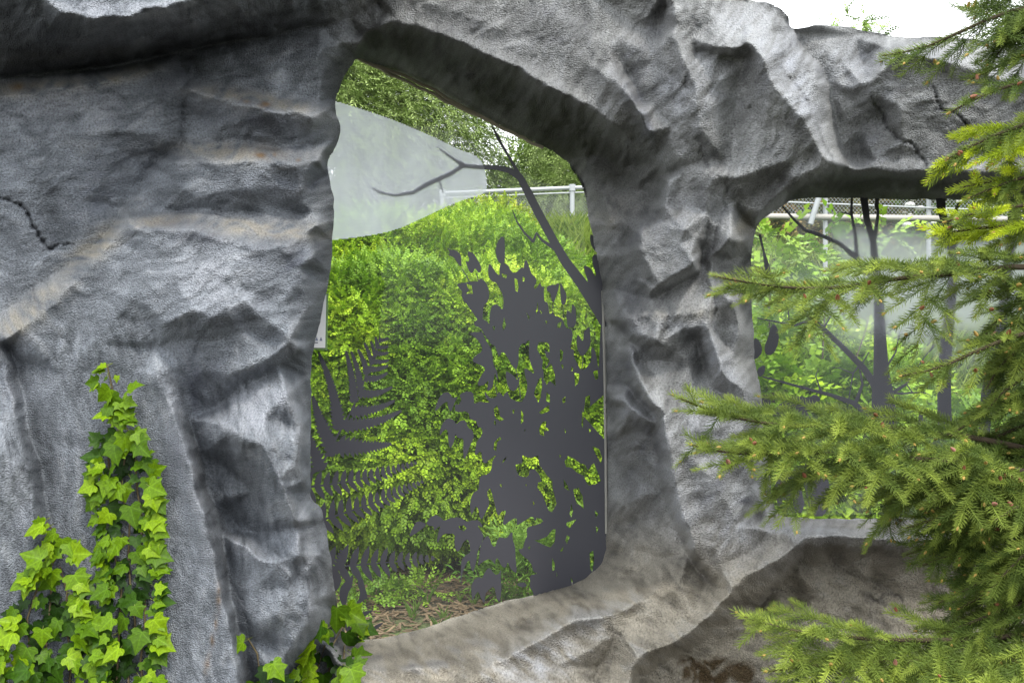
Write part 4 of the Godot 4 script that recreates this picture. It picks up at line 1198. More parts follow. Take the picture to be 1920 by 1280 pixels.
func build_plants() -> void:
	rng.seed = 4242
	var bark := paint(Color(0.10, 0.075, 0.05), 0.9)
	var horn := spray_mesh(1, 0.26, 12, 0.055, 0.036, 0.2)
	var small := spray_mesh(2, 0.24, 13, 0.045, 0.028, 0.2)
	var willow := spray_mesh(3, 0.5, 15, 0.10, 0.026, 0.45)
	var broad := spray_mesh(4, 0.34, 9, 0.10, 0.085, 0.3)
	var lm := leaf_mat()
	var lime: Array = [Color(0.11, 0.22, 0.010), Color(0.18, 0.32, 0.014), Color(0.27, 0.42, 0.018), Color(0.37, 0.50, 0.022)]
	var mid: Array = [Color(0.06, 0.13, 0.012), Color(0.13, 0.24, 0.02), Color(0.22, 0.35, 0.025)]
	var gold: Array = [Color(0.20, 0.29, 0.015), Color(0.36, 0.45, 0.02), Color(0.52, 0.53, 0.03)]
	var far_tone: Array = [Color(0.12, 0.18, 0.045), Color(0.24, 0.33, 0.09), Color(0.40, 0.50, 0.18)]
	# hedge right behind the tall pane
	var h := base("hornbeam_hedge", at_ground(820, 6.9), "broad bright green hedge filling the lower half of the tall opening", "hedge")
	foliage(h, "560,740,7.2,0.9,1 720,730,7.3,0.95,1 880,740,7.3,0.95,1 1030,760,7.2,0.9,1 1150,780,7.1,0.8,1", horn, lm, 1500.0, 0.42, lime, 0.45)
	foliage(h, "640,845,6.9,0.72,0.95 800,840,6.8,0.74,0.95 960,845,6.9,0.74,0.95 1110,860,6.9,0.74,0.95", horn, lm, 1500.0, 0.45, [Color(0.085, 0.17, 0.008), Color(0.16, 0.28, 0.012), Color(0.25, 0.40, 0.016), Color(0.34, 0.48, 0.02)], 0.5)  # lower leaves toned darker: older leaves plus self-shading put into the colour
	stems(h, "-0.9,-4.2,1.2,0.1,0.02 -0.6,-4.1,1.3,-0.1,0.025 -0.2,-4.2,1.2,0.2,0.02 0.2,-4.1,1.3,-0.1,0.022 0.5,-4.2,1.2,0.1,0.02 -1.2,-4.1,1.2,-0.1,0.02", bark)
	h = base("bramble_bush", at_ground(700, 9.2), "yellow-green bush mound on the bank above the bright hedge", "bush")
	foliage(h, "600,610,8.6,0.9,0.9 720,590,8.7,0.95,0.9 850,590,8.8,0.95,0.9 980,610,8.7,0.8,0.9 760,545,9.8,0.85,0.8 890,530,10.2,0.85,0.85", small, lm, 900.0, 0.55, lime, 0.4)
	stems(h, "-0.8,-6.4,0.9,0.1,0.02 -0.3,-6.6,1.0,-0.1,0.02 0.3,-6.6,0.9,0.1,0.02", bark)
	h = base("golden_bush", at_ground(880, 11.6), "golden tipped bush beneath the fence rail", "bush")
	foliage(h, "850,475,11.4,0.5,0.8 915,455,11.6,0.5,0.9 945,500,11.2,0.45,0.8", small, lm, 330.0, 0.85, gold, 0.3)
	stems(h, "-0.5,-8.8,0.9,0.1,0.02 -0.2,-8.9,1.0,-0.1,0.02", bark)
	h = base("laurel_bush", at_ground(640, 9.6), "dark green bush beside the tall pillar under the frosted patch", "bush")
	foliage(h, "600,530,9.6,0.5,0.9 690,510,9.9,0.42,0.9 640,490,10.2,0.4,0.9", small, lm, 260.0, 1.1, [Color(0.02, 0.05, 0.008), Color(0.05, 0.10, 0.015), Color(0.10, 0.17, 0.02)], 0.4)
	stems(h, "-1.8,-7.0,0.9,0.1,0.02 -1.5,-7.2,0.9,-0.1,0.02", bark)
	h = base("jasmine_bush", at_ground(940, 5.9), "low narrow-leaved plant growing on the ground below the printed shrub", "plant")
	foliage(h, "985,1075,5.9,0.2,0.8 1050,1050,5.8,0.22,0.8 935,1110,5.85,0.12,0.7", spray_mesh(6, 0.2, 9, 0.07, 0.016, 0.1), lm, 520.0, 0.8, [Color(0.07, 0.16, 0.02), Color(0.15, 0.28, 0.03), Color(0.22, 0.36, 0.05)], -0.3)
	# behind the wide pane
	h = base("hazel_bush", at_ground(1480, 6.8), "light green leafy bush low behind the wide opening", "bush")
	foliage(h, "1420,820,6.6,0.62,0.9 1560,840,6.6,0.6,0.9 1500,720,7.2,0.55,0.9 1640,800,7.0,0.5,0.9 1440,930,6.3,0.5,0.9 1600,930,6.3,0.5,0.9 1760,900,6.6,0.6,0.8", broad, lm, 260.0, 0.5, lime, 0.35)
	stems(h, "1.7,-4.2,1.0,0.1,0.02 2.1,-4.3,1.0,-0.1,0.02 2.5,-4.3,0.9,0.1,0.02", bark)
	h = base("maple_sapling", at_ground(1440, 6.4), "slender sapling with loose clusters of leaves beside the middle pillar", "sapling")
	foliage(h, "1440,560,6.4,0.16,0.8 1500,500,6.4,0.17,0.6 1455,460,6.5,0.15,0.7 1560,470,6.5,0.14,0.6 1430,640,6.4,0.18,0.8 1520,560,6.6,0.15,0.6 1660,450,6.6,0.12,0.7", broad, lm, 130.0, 0.55, [Color(0.09, 0.18, 0.015), Color(0.18, 0.32, 0.02), Color(0.30, 0.45, 0.04)], 0.3, 0.7)
	stems(h, "1.62,-3.75,2.2,0.1,0.015 1.7,-3.8,2.1,0.4,0.012 1.66,-3.8,2.0,0.7,0.01", bark)
	h = base("rowan_bush", at_ground(1620, 15.0), "rusty tinted bush behind the wire netting of the wide opening", "bush")
	foliage(h, "1560,430,15.5,0.8,0.8 1650,420,15.7,0.9,0.8 1480,430,15.6,0.8,0.8", small, lm, 120.0, 1.6, [Color(0.10, 0.13, 0.03), Color(0.22, 0.2, 0.06), Color(0.34, 0.22, 0.08)], 0.3)
	h = base("elder_bush", at_ground(1800, 15.4), "green bush with white blossom behind the wire netting", "bush")
	foliage(h, "1740,430,15.5,0.85,0.8 1850,430,15.7,0.95,0.8", small, lm, 120.0, 1.6, mid, 0.3)
	var ball := SphereMesh.new()
	ball.radius = 0.07
	ball.height = 0.08
	ball.radial_segments = 8
	ball.rings = 4
	var spots: Array = []
	var white: Array = []
	for k in 60:
		spots.append(Transform3D(Basis().scaled(Vector3.ONE * rng.randf_range(0.5, 1.2)), P(rng.randf_range(1690, 1900), rng.randf_range(340, 440), 14.5 + rng.randf_range(-0.1, 0.2)) - h.position))
		white.append(Color(0.8, 0.8, 0.75))
	scatter(ball, "blossom", leaf_mat(0.8), spots, white, h)
	# trees beyond the fence
	var names_of: Array = ["grey-green willow tree standing tall behind the frosted patch", "bushy tree beyond the fence left of the printed twig", "pale green tree over the white rail under the lintel", "dense tree at the foot of the middle pillar beyond the fence", "sparse tree top rising above the rock wall into the white sky", "tree filling the view behind the wide opening", "round tree far behind the wide opening by the spruce"]
	var crowns: Array = ["600,300,24,2.6,1.1 720,240,25,2.2,1.1 560,180,24,2.2,1 660,160,25,1.6,1", "800,330,26,1.9,1.1 840,250,27,1.3,1 760,380,26,1.6,1", "1010,350,27,1.2,0.8 930,370,26,0.9,0.7 1070,300,28,1.4,1 1000,400,26,1.2,0.7", "1130,330,25,1.9,1.2 1180,260,26,1.9,1 1090,380,24,1.3,0.8", "1605,48,26,0.38,0.6 1572,30,26,0.22,0.5 1640,70,26,0.35,0.6 1620,200,26,1.2,1", "1480,400,25,2.0,1 1600,380,26,2.0,1 1380,380,25,2.0,1", "1750,390,26,2.0,1 1900,380,26,2.2,1 2050,370,26,2.2,1"]
	var dense: Array = [60.0, 48.0, 40.0, 60.0, 20.0, 60.0, 60.0]
	for k in 7:
		var a := nums(crowns[k])
		var foot := at_ground(a[0], a[2] + 0.4)
		h = base("deciduous_tree", foot, names_of[k], "tree", "trees beyond the fence")
		foliage(h, crowns[k], willow if k < 2 or k == 3 else horn, lm, dense[k] * (1.0 if k < 2 or k == 3 else 1.7), 1.15 if k < 2 or k == 3 else 1.7, far_tone if k != 2 and k != 4 else [Color(0.12, 0.2, 0.03), Color(0.22, 0.33, 0.06), Color(0.32, 0.42, 0.10)], 0.6, 0.6, "crown")
		var top := P(a[0], a[1], a[2] + 0.4)
		stems(h, "%f,%f,%f,0.2,0.16" % [foot.x, foot.z, (top.y - foot.y) * (0.9 if k == 4 else 1.1)], bark, "trunk")
	# grass on the bank, tufts and litter below the pane
	var blade := ArrayMesh.new()
	var gv := PackedVector3Array()
	var gn := PackedVector3Array()
	var gi := PackedInt32Array()
	for k in 7:
		var a := k * 2.4
		var d := Vector3(cos(a) * 0.09, 0.26 + 0.05 * sin(k * 3.0), sin(a) * 0.09)
		leaf_blade(gv, gn, gi, Vector3(cos(a + 1.0), 0, sin(a + 1.0)) * 0.025, d, Vector3(-sin(a), 0, cos(a)), 0.012, 0.3)
	blade = arr_mesh(gv, gn, PackedColorArray(), PackedVector2Array(), gi)
	var where: Array = []
	var tint: Array = []
	for k in 5200:
		var z := rng.randf_range(-15.5, -5.0)
		var x := rng.randf_range(0.0, 9.0)
		where.append(Transform3D(Basis(Vector3.UP, rng.randf() * TAU) * rng.randf_range(0.8, 1.9), Vector3(x, ground_y(x, z) - 0.02, z)))
		var w := rng.randf()
		tint.append(Color(0.14, 0.25, 0.03).lerp(Color(0.36, 0.46, 0.09), w))
	for k in 900:
		var z := rng.randf_range(-4.6, -2.6)
		var x := rng.randf_range(-0.9, 1.6)
		if x < 0.2 and (rng.randf() < 0.9 or z < -3.5): continue
		where.append(Transform3D(Basis(Vector3.UP, rng.randf() * TAU) * rng.randf_range(0.25, 0.6), Vector3(x, ground_y(x, z) - 0.01, z)))
		tint.append(Color(0.10, 0.2, 0.03).lerp(Color(0.2, 0.32, 0.06), rng.randf()))
	scatter(blade, "grass", lm, where, tint, null)
	where = []
	tint = []
	var chip := BoxMesh.new()
	chip.size = Vector3(0.010, 0.003, 0.065)
	for k in 3600:
		var z := rng.randf_range(-4.4, -2.3)
		var x := rng.randf_range(-1.6, 0.6)
		var b := Basis(Vector3.UP, rng.randf() * TAU) * Basis(Vector3.RIGHT, rng.randfn() * 0.16)
		where.append(Transform3D(b.scaled(Vector3(1, 1, 1) * rng.randf_range(0.5, 1.5)), Vector3(x, ground_y(x, z) + 0.012, z)))
		tint.append(Color(0.10, 0.065, 0.035).lerp(Color(0.22, 0.155, 0.085), rng.randf() ** 1.9))
	var cm := paint(Color.WHITE, 0.9)
	cm.vertex_color_use_as_albedo = true
	scatter(chip, "leaf_litter", cm, where, tint, null)
	# low seedlings on the litter
	for k in 5:
		var px: float = [700, 770, 800, 668, 640][k]
		var g := base("ground_ivy", at_ground(px, [5.9, 5.95, 5.9, 5.75, 5.9][k]), ["small green seedling on the wood chips left of the others", "low leafy seedling under the hedge in the middle of the chips", "low green seedling nearest the jasmine plant", "seedling beside the lowest fern tip", "seedling close to the tall pillar on the litter"][k], "seedling", "seedlings on the litter")
		foliage(g, "%f,%f,%f,0.13,0.45" % [px, 640.0 + (1.55 - 0.05) / g.position.distance_to(Vector3(EYE.x, g.position.y, EYE.z)) * FX, EYE.z - g.position.z], small, lm, 420.0, 0.6, mid, 0.0)
	build_fence()

func bar(a: Vector3, b: Vector3, r: float, sides := 8) -> ArrayMesh:
	return tube_mesh(PackedVector3Array([a, b]), PackedFloat32Array([r, r]), sides)

func build_fence() -> void:
	var steel := paint(Color(0.40, 0.42, 0.43), 0.45, 0.2)
	var wood := paint(Color(0.42, 0.40, 0.36), 0.9)
	var wire := paint(Color(0.28, 0.30, 0.28), 0.5, 0.2)
	var D := 18.0
	var f := base("wire_fence", at_ground(1073, D), "galvanised wire mesh fence with tubular top rail on top of the bank", "fence")
	var o := f.position
	var xs: Array = [824.0, 830.0, 1073.0, 1316.0]
	for x in xs.slice(1):
		var t := P(x, 352.0 if x > 900.0 else 362.0, D)
		put(bar(at_ground(x, D) - o - Vector3(0, 0.1, 0), t - o, 0.045), "post", steel, f)
		var cap := CylinderMesh.new()
		cap.top_radius = 0.06
		cap.bottom_radius = 0.06
		cap.height = 0.12
		put(cap, "post_cap", steel, f).position = t - o
	for k in 3:
		var ya: float = [362.5, 362.0, 352.0][k]
		var yb: float = [362.0, 352.0, 346.0][k]
		put(bar(P(xs[k], ya, D) - o, P(xs[k + 1], yb, D) - o, 0.036), "rail", steel, f)
		put(bar(P(xs[k], ya + 9.0, D) - o, P(xs[k + 1], yb + 9.0, D) - o, 0.016), "wire", steel, f)
		put(bar(P(xs[k], ya + 66.0, D - 0.06) - o, P(xs[k + 1], yb + 62.0, D - 0.06) - o, 0.04, 4), "board", wood, f)
	var v := PackedVector3Array()
	var n := PackedVector3Array()
	var idx := PackedInt32Array()
	var x := 826.0
	while x < 1400.0:
		for s in [-1.0, 1.0]:
			tube(PackedVector3Array([P(x, 360.0, D + 0.03) - o, P(x + s * 90.0, 455.0, D + 0.03) - o]), PackedFloat32Array([0.0035, 0.0035]), 3, v, n, idx)
		x += 5.5
	put(arr_mesh(v, n, PackedColorArray(), PackedVector2Array(), idx), "netting", wire, f, "stuff")
	# the nearer run, seen through the wide pane
	D = 12.5
	f = base("wire_fence", at_ground(1742, D), "tall wire netting fence with wooden rail seen through the wide opening", "fence")
	o = f.position
	for k in 4:
		var px: float = [1345.0, 1548.0, 1742.0, 1940.0][k]
		put(bar(at_ground(px, D) - o - Vector3(0, 0.1, 0), P(px, 300.0, D) - o, 0.03), "post", steel, f)
	put(bar(P(1520.0, 420.0, D - 0.1) - o, P(1552.0, 320.0, D - 0.1) - o, 0.035), "brace", steel, f)
	put(bar(P(1790.0, 420.0, D - 0.1) - o, P(1735.0, 340.0, D - 0.1) - o, 0.03), "brace", steel, f)
	put(bar(P(1300.0, 404.0, D - 0.05) - o, P(1960.0, 412.0, D - 0.05) - o, 0.04, 4), "rail", wood, f)
	put(bar(P(1300.0, 372.0, D - 0.05) - o, P(1960.0, 398.0, D - 0.05) - o, 0.012, 4), "wire", steel, f)
	v.clear()
	n.clear()
	idx.clear()
	x = 1250.0
	while x < 2050.0:
		for s in [-1.0, 1.0]:
			tube(PackedVector3Array([P(x, 300.0, D + 0.03) - o, P(x + s * 100.0, 412.0, D + 0.03) - o]), PackedFloat32Array([0.003, 0.003]), 3, v, n, idx)
		x += 7.0
	put(arr_mesh(v, n, PackedColorArray(), PackedVector2Array(), idx), "netting", steel, f, "stuff")
	var path := PackedVector3Array()
	var st := base("tree_stump", at_ground(1040, 7.9), "short weathered tree stump on the bank half behind the printed shrub", "stump")
	var cyl := tube_mesh(PackedVector3Array([Vector3(0, -0.2, 0), Vector3(0, 0.5, 0), Vector3(0.01, 1.32, 0), Vector3(0.01, 1.34, 0)]), PackedFloat32Array([0.12, 0.11, 0.105, 0.0]), 10)
	put(cyl, "trunk", paint(Color(0.30, 0.20, 0.12), 0.9), st)
	# pale gravel patch on the field
	var pv := PackedVector3Array()
	var pn := PackedVector3Array()
	var pi := PackedInt32Array()
	for j in 10:
		for i in 20:
			var xx := 3.6 + i * 0.3
			var zz := -7.2 - j * 0.26
			pv.append(Vector3(xx, ground_y(xx, zz) + 0.07, zz))
			pn.append(Vector3.UP)
			if i and j:
				var p := j * 20 + i
				pi.append_array([p - 21, p - 20, p, p - 21, p, p - 1])
	var pm := put(arr_mesh(pv, pn, PackedColorArray(), PackedVector2Array(), pi), "gravel_path", paint(Color(0.42, 0.38, 0.32), 0.95))
	tag(pm, "", "", "", "structure")

# ---- ivy on the rock ---------------------------------------------------------------------
func ivy_leaf_mesh(seed_: int) -> ArrayMesh:
	var r := RandomNumberGenerator.new()
	r.seed = seed_
	var half := pts2("0.0,-0.02 0.10,-0.11 0.30,-0.20 0.50,-0.14 0.60,0.02 0.50,0.12 0.47,0.19 0.54,0.30 0.68,0.46 0.48,0.52 0.33,0.58 0.23,0.74 0.10,0.92 0.0,1.08")
	var k1 := r.randf_range(0.85, 1.15)
	var k2 := r.randf_range(0.85, 1.2)
	var rim := PackedVector2Array()
	for p in half: rim.append(Vector2(p.x * k1, p.y * (k2 if p.y > 0.55 else 1.0)))
	var k3 := r.randf_range(0.8, 1.15)
	for i in range(half.size() - 2, 0, -1): rim.append(Vector2(-half[i].x * k3, half[i].y * (k2 if half[i].y > 0.55 else 1.0)))
	var cup := r.randf_range(-0.12, 0.28)
	var roll := r.randf_range(0.1, 0.4)
	var v := PackedVector3Array()
	var uv := PackedVector2Array()
	var idx := PackedInt32Array()
	var n := rim.size()
	var heart := Vector2(0, 0.22)
	for ring in 4:
		for i in n:
			var q := heart.lerp(rim[i], [0.0, 0.4, 0.75, 1.0][ring])
			var vein := 0.035 * sin(atan2(q.x, q.y + 0.05) * 7.0) * q.length()
			v.append(Vector3(q.x, q.y, -cup * q.x * q.x - roll * maxf(q.y - 0.2, 0.0) ** 2 * 0.7 + absf(q.x) * 0.16 + vein))
			uv.append(Vector2(0.5 + q.x * 0.6, 0.85 - q.y * 0.7))
	for ring in 3:
		for i in n:
			var a := ring * n + i
			var b := ring * n + (i + 1) % n
			idx.append_array([a, a + n, b, b, a + n, b + n])
	var nn := PackedVector3Array()
	nn.resize(v.size())
	for t in range(0, idx.size(), 3):
		var f := (v[idx[t + 2]] - v[idx[t]]).cross(v[idx[t + 1]] - v[idx[t]])
		for k in 3: nn[idx[t + k]] += f
	for i in nn.size(): nn[i] = nn[i].normalized() if nn[i].length() > 1e-9 else Vector3.BACK
	var mid := Vector3.ZERO
	for i in n: mid += nn[n + i]
	for i in n: nn[i] = mid.normalized()
	return arr_mesh(v, nn, PackedColorArray(), uv, idx)

func ivy_mats() -> Array:
	var img := Image.create(160, 160, false, Image.FORMAT_RGB8)
	var nz := noise(97, 0.05, 3)
	var root := Vector2(0.5, 0.85)
	var tips: Array = [Vector2(0.5, 0.1), Vector2(0.9, 0.5), Vector2(0.1, 0.5), Vector2(0.85, 0.86), Vector2(0.15, 0.86)]
	for y in 160:
		for x in 160:
			var p := Vector2(x, y) / 160.0
			var best := 1.0
			for t in tips:
				var s := Geometry2D.get_closest_point_to_segment(p, root, t)
				best = minf(best, p.distance_to(s) * (1.0 + 1.4 * s.distance_to(root)))
				var u := s.distance_to(root)
				var side: float = absf(fmod(u * 7.0 + p.distance_to(s) * 5.0, 1.0) - 0.5)
				if p.distance_to(s) < 0.22 and side < 0.05: best = minf(best, 0.016 + p.distance_to(s) * 0.04)
			var vein := clampf(1.0 - best / 0.022, 0.0, 1.0)
			var g := 0.80 + 0.12 * nz.get_noise_2d(x, y) + 0.2 * vein
			img.set_pixel(x, y, Color(g, g, g * (0.9 + 0.1 * vein)))
	var tex := ImageTexture.create_from_image(img)
	var out: Array = []
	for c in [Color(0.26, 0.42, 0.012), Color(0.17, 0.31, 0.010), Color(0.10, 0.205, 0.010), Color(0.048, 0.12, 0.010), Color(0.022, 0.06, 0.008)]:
		var m := paint(c, 0.42)
		m.albedo_texture = tex
		m.metallic_specular = 0.26
		m.backlight_enabled = true
		m.backlight = Color(0.4, 0.4, 0.4)
		out.append(m)
	return out

func build_ivy() -> void:
	rng.seed = 777
	var leaves: Array = []
	for k in 6: leaves.append(ivy_leaf_mesh(300 + k))
	var mats := ivy_mats()
	var wood := paint(Color(0.13, 0.10, 0.05), 0.85)
	var green_stem := paint(Color(0.22, 0.26, 0.06), 0.7)
	var labels: Array = ["tall ivy strand climbing the grey pillar to a thin tip", "wide ivy mass spreading at the foot of the pillar left of the tall strand", "small ivy shoot with one big leaf in the groove at the lower edge", "ivy clump hanging over the corner of the tall pillar beside the sill"]
	# centre line and half width of each mass: x, y, half width
	var shapes: Array = ["200,684,3 206,728,36 214,772,14 222,812,36 232,860,54 230,920,60 238,980,56 242,1040,54 246,1100,52 248,1170,48 244,1240,52 240,1330,60", "86,978,10 116,1020,24 100,1062,34 92,1110,62 90,1160,78 90,1210,88 84,1260,96 80,1340,110", "464,1196,8 478,1225,26 492,1262,40 505,1320,60", "632,1140,16 640,1172,40 628,1210,46 616,1250,50 600,1300,60"]
	var counts: Array = [250, 200, 12, 52]
	var sizes: Array = [29.0, 32.0, 35.0, 32.0]
	for s in 4:
		var line := pts3(shapes[s])
		var foot := P(line[line.size() - 1].x, line[line.size() - 1].y, surf(line[line.size() - 1].x, line[line.size() - 1].y))
		var root := base("ivy", foot, labels[s], "ivy", "ivy plants on the rock")
		# woody stems
		for k in [3, 3, 2, 3][s]:
			var path := PackedVector3Array()
			var rad := PackedFloat32Array()
			var off: float = [0.0, 0.45, -0.45][k]
			for i in range(line.size() - 1, -1 if k == 0 else 1, -1):
				var x: float = line[i].x + off * line[i].z + 5.0 * sin(i * 2.3 + k)
				path.append(P(x, line[i].y, surf(x, line[i].y) - 0.012) - foot)
				rad.append(0.0022 + 0.0009 * i / line.size())
			if path.size() > 1: put(tube_mesh(path, rad, 5), "stem", wood, root)
		var total := 0.0
		var cum: Array = []
		for i in line.size() - 1:
			total += (line[i + 1].y - line[i].y) * (line[i].z + line[i + 1].z)
			cum.append(total)
		for k in counts[s]:
			var want: float = total * (k + 0.5) / counts[s]
			var seg := 0
			while cum[seg] < want: seg += 1
			var u := rng.randf()
			var y := lerpf(line[seg].y, line[seg + 1].y, u)
			var hw := lerpf(line[seg].z, line[seg + 1].z, u)
			var e := rng.randf_range(-1.0, 1.0)
			if k % 3 == 0: e = signf(e) * rng.randf_range(0.75, 1.0)
			var x := lerpf(line[seg].x, line[seg + 1].x, u) + e * hw
			var outer := absf(e)
			var layer := rng.randf()
			if outer > 0.75: layer = maxf(layer, 0.55)
			if y < line[0].y + 110.0 and s < 2: layer = 0.9
			var px_size: float = sizes[s] * rng.randf_range(0.5, 1.2) * (0.75 + 0.35 * layer)
			if s == 0 and y < 712.0: px_size *= 0.5
			var z: float = surf(x, y)
			var size := px_size / FX * z
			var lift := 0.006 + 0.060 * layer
			var p := P(x, y, z - lift)
			# tip direction on the wall: outwards and down; the face looks at the light
			var ang := e * 1.15 + rng.randfn() * 0.55
			var tip := Vector3(sin(ang), -cos(ang) * 0.85, 0.18 + rng.randfn() * 0.15).normalized()
			var nor := Vector3(rng.randfn() * 0.42 + e * 0.15, 0.7 + rng.randfn() * 0.4, 0.95).normalized()
			nor = (nor - tip * nor.dot(tip)).normalized()
			var right := tip.cross(nor).normalized()
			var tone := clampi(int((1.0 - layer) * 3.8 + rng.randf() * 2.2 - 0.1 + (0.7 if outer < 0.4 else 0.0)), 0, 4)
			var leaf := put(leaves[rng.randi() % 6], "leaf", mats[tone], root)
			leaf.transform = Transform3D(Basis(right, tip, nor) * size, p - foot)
			if k % 4 == 0 and layer > 0.5:      # its stalk
				var mid := P(x - e * 18.0, y - 10.0, z - lift * 0.3)
				var far := P(x - e * hw * 0.35, y - 6.0, surf(x - e * hw * 0.35, y) - 0.008)
				put(tube_mesh(PackedVector3Array([p - foot, mid - foot, far - foot]), PackedFloat32Array([0.0008, 0.0009, 0.0011]), 4), "stalk", green_stem, root)

# ---- the spruce in front -------------------------------------------------------------------
func shoot_mesh(seed_: int, needles: int, nl: float, soft := false) -> ArrayMesh:      # one metre-long unit is scaled down when placed
	var r := RandomNumberGenerator.new()
	r.seed = seed_
	var v := PackedVector3Array()
	var n := PackedVector3Array()
	var idx := PackedInt32Array()
	tube(PackedVector3Array([Vector3.ZERO, Vector3(0, 0, 0.5), Vector3(0, 0, 1.0)]), PackedFloat32Array([0.019, 0.016, 0.010]), 4, v, n, idx)
	for k in needles:
		var u := (k + r.randf()) / needles
		var a := k * 2.39996 + r.randf_range(-0.3, 0.3)
		var out := Vector3(cos(a), sin(a), 0)
		if out.y < -0.3 and not soft: out = (out + Vector3(signf(out.x) * 0.6, 0.25, 0)).normalized()
		var f := (0.62 if not soft else 0.9) + 0.7 * u * u
		var d := (out + Vector3(0, 0.08, f)).normalized() * nl * r.randf_range(0.8, 1.1) * (1.0 - 0.25 * u * u)
		var b := Vector3(0, 0, u) + out * 0.012
		var w := 0.0115 if not soft else 0.014
		var s1 := d.cross(Vector3(0.3, 0.2, 1.0)).normalized()
		var s2 := d.cross(s1).normalized()
		var i0 := v.size()
		var mid := b + d * 0.6
		for q in 3:
			var o := s1 * cos(q * TAU / 3.0) + s2 * sin(q * TAU / 3.0)
			v.append(b + o * w * 0.7)
			n.append(o)
		for q in 3:
			var o := s1 * cos(q * TAU / 3.0) + s2 * sin(q * TAU / 3.0)
			v.append(mid + o * w)
			n.append(o)
		v.append(b + d + Vector3(0, 0.02, 0.0))
		n.append(d.normalized())
		for q in 3:
			var t := (q + 1) % 3
			idx.append_array([i0 + q, i0 + 3 + q, i0 + t, i0 + t, i0 + 3 + q, i0 + 3 + t, i0 + 3 + q, i0 + 6, i0 + 3 + t])
	return arr_mesh(v, n, PackedColorArray(), PackedVector2Array(), idx)

func cone_mesh() -> ArrayMesh:
	var path := PackedVector3Array()
	var rad := PackedFloat32Array()
	for k in 9:
		var u := k / 8.0
		path.append(Vector3(0, 0, u))
		rad.append(0.34 * sqrt(maxf(0.0, sin(PI * (0.06 + 0.94 * u) ** 0.8))) * (1.0 if k % 2 else 0.86) * (1.0 - 0.25 * u))
	return tube_mesh(path, rad, 9)

const OLD := Color(0.052, 0.10, 0.022)
const YOUNG := Color(0.385, 0.475, 0.075)
var sp_where: Array = []
var sp_tint: Array = []
var sp_tips: Array = []

func aim(d: Vector3, roll := 0.0) -> Basis:
	var z := d.normalized()
	var x := Vector3.UP.cross(z)
	if x.length() < 0.05: x = Vector3.RIGHT
	x = x.normalized()
	return Basis(x, z.cross(x), z).rotated(z, roll)

func twig(p: Vector3, d: Vector3, length: float, droop: float, level: int, bright: float) -> void:
	var step := 0.05
	var done := 0.0
	var k := 0
	while done < length - 0.012:
		var l := minf(step, length - done)
		d = (d + Vector3(0, -droop * (0.02 + 0.05 * k), 0) + rnd_dir() * 0.06).normalized()
		var tip := done + l >= length - 0.012
		sp_where.append(Transform3D(aim(d, rng.randf() * 0.8 - 0.4) * maxf(l * 1.1, 0.035), p))
		var young := clampf(0.25 + 0.75 * (done / maxf(length, 0.12)) + (0.2 if tip else 0.0), 0.0, 1.0) * bright * rng.randf_range(0.75, 1.2)
		sp_tint.append((OLD if bright < 1.5 else Color(0.30, 0.43, 0.02)).lerp(YOUNG if bright < 1.5 else Color(0.56, 0.66, 0.03), clampf(young, 0.0, 1.2)))
		if level > 0 and k > 0 and done < length * 0.9:
			for s in [-1.0, 1.0]:
				if rng.randf() < 0.7:
					var side: Vector3 = d.cross(Vector3.UP).normalized() * s
					var dd: Vector3 = (d * rng.randf_range(0.7, 1.0) + side * 0.9 + Vector3(0, rng.randf_range(-0.25, 0.12), 0)).normalized()
					twig(p, dd, minf(0.05 + (length - done) * 0.42, 0.16) * rng.randf_range(0.7, 1.15), droop * 0.9, level - 1, bright)
		p += d * l
		done += l
		k += 1
	sp_tips.append([p, d, bright])

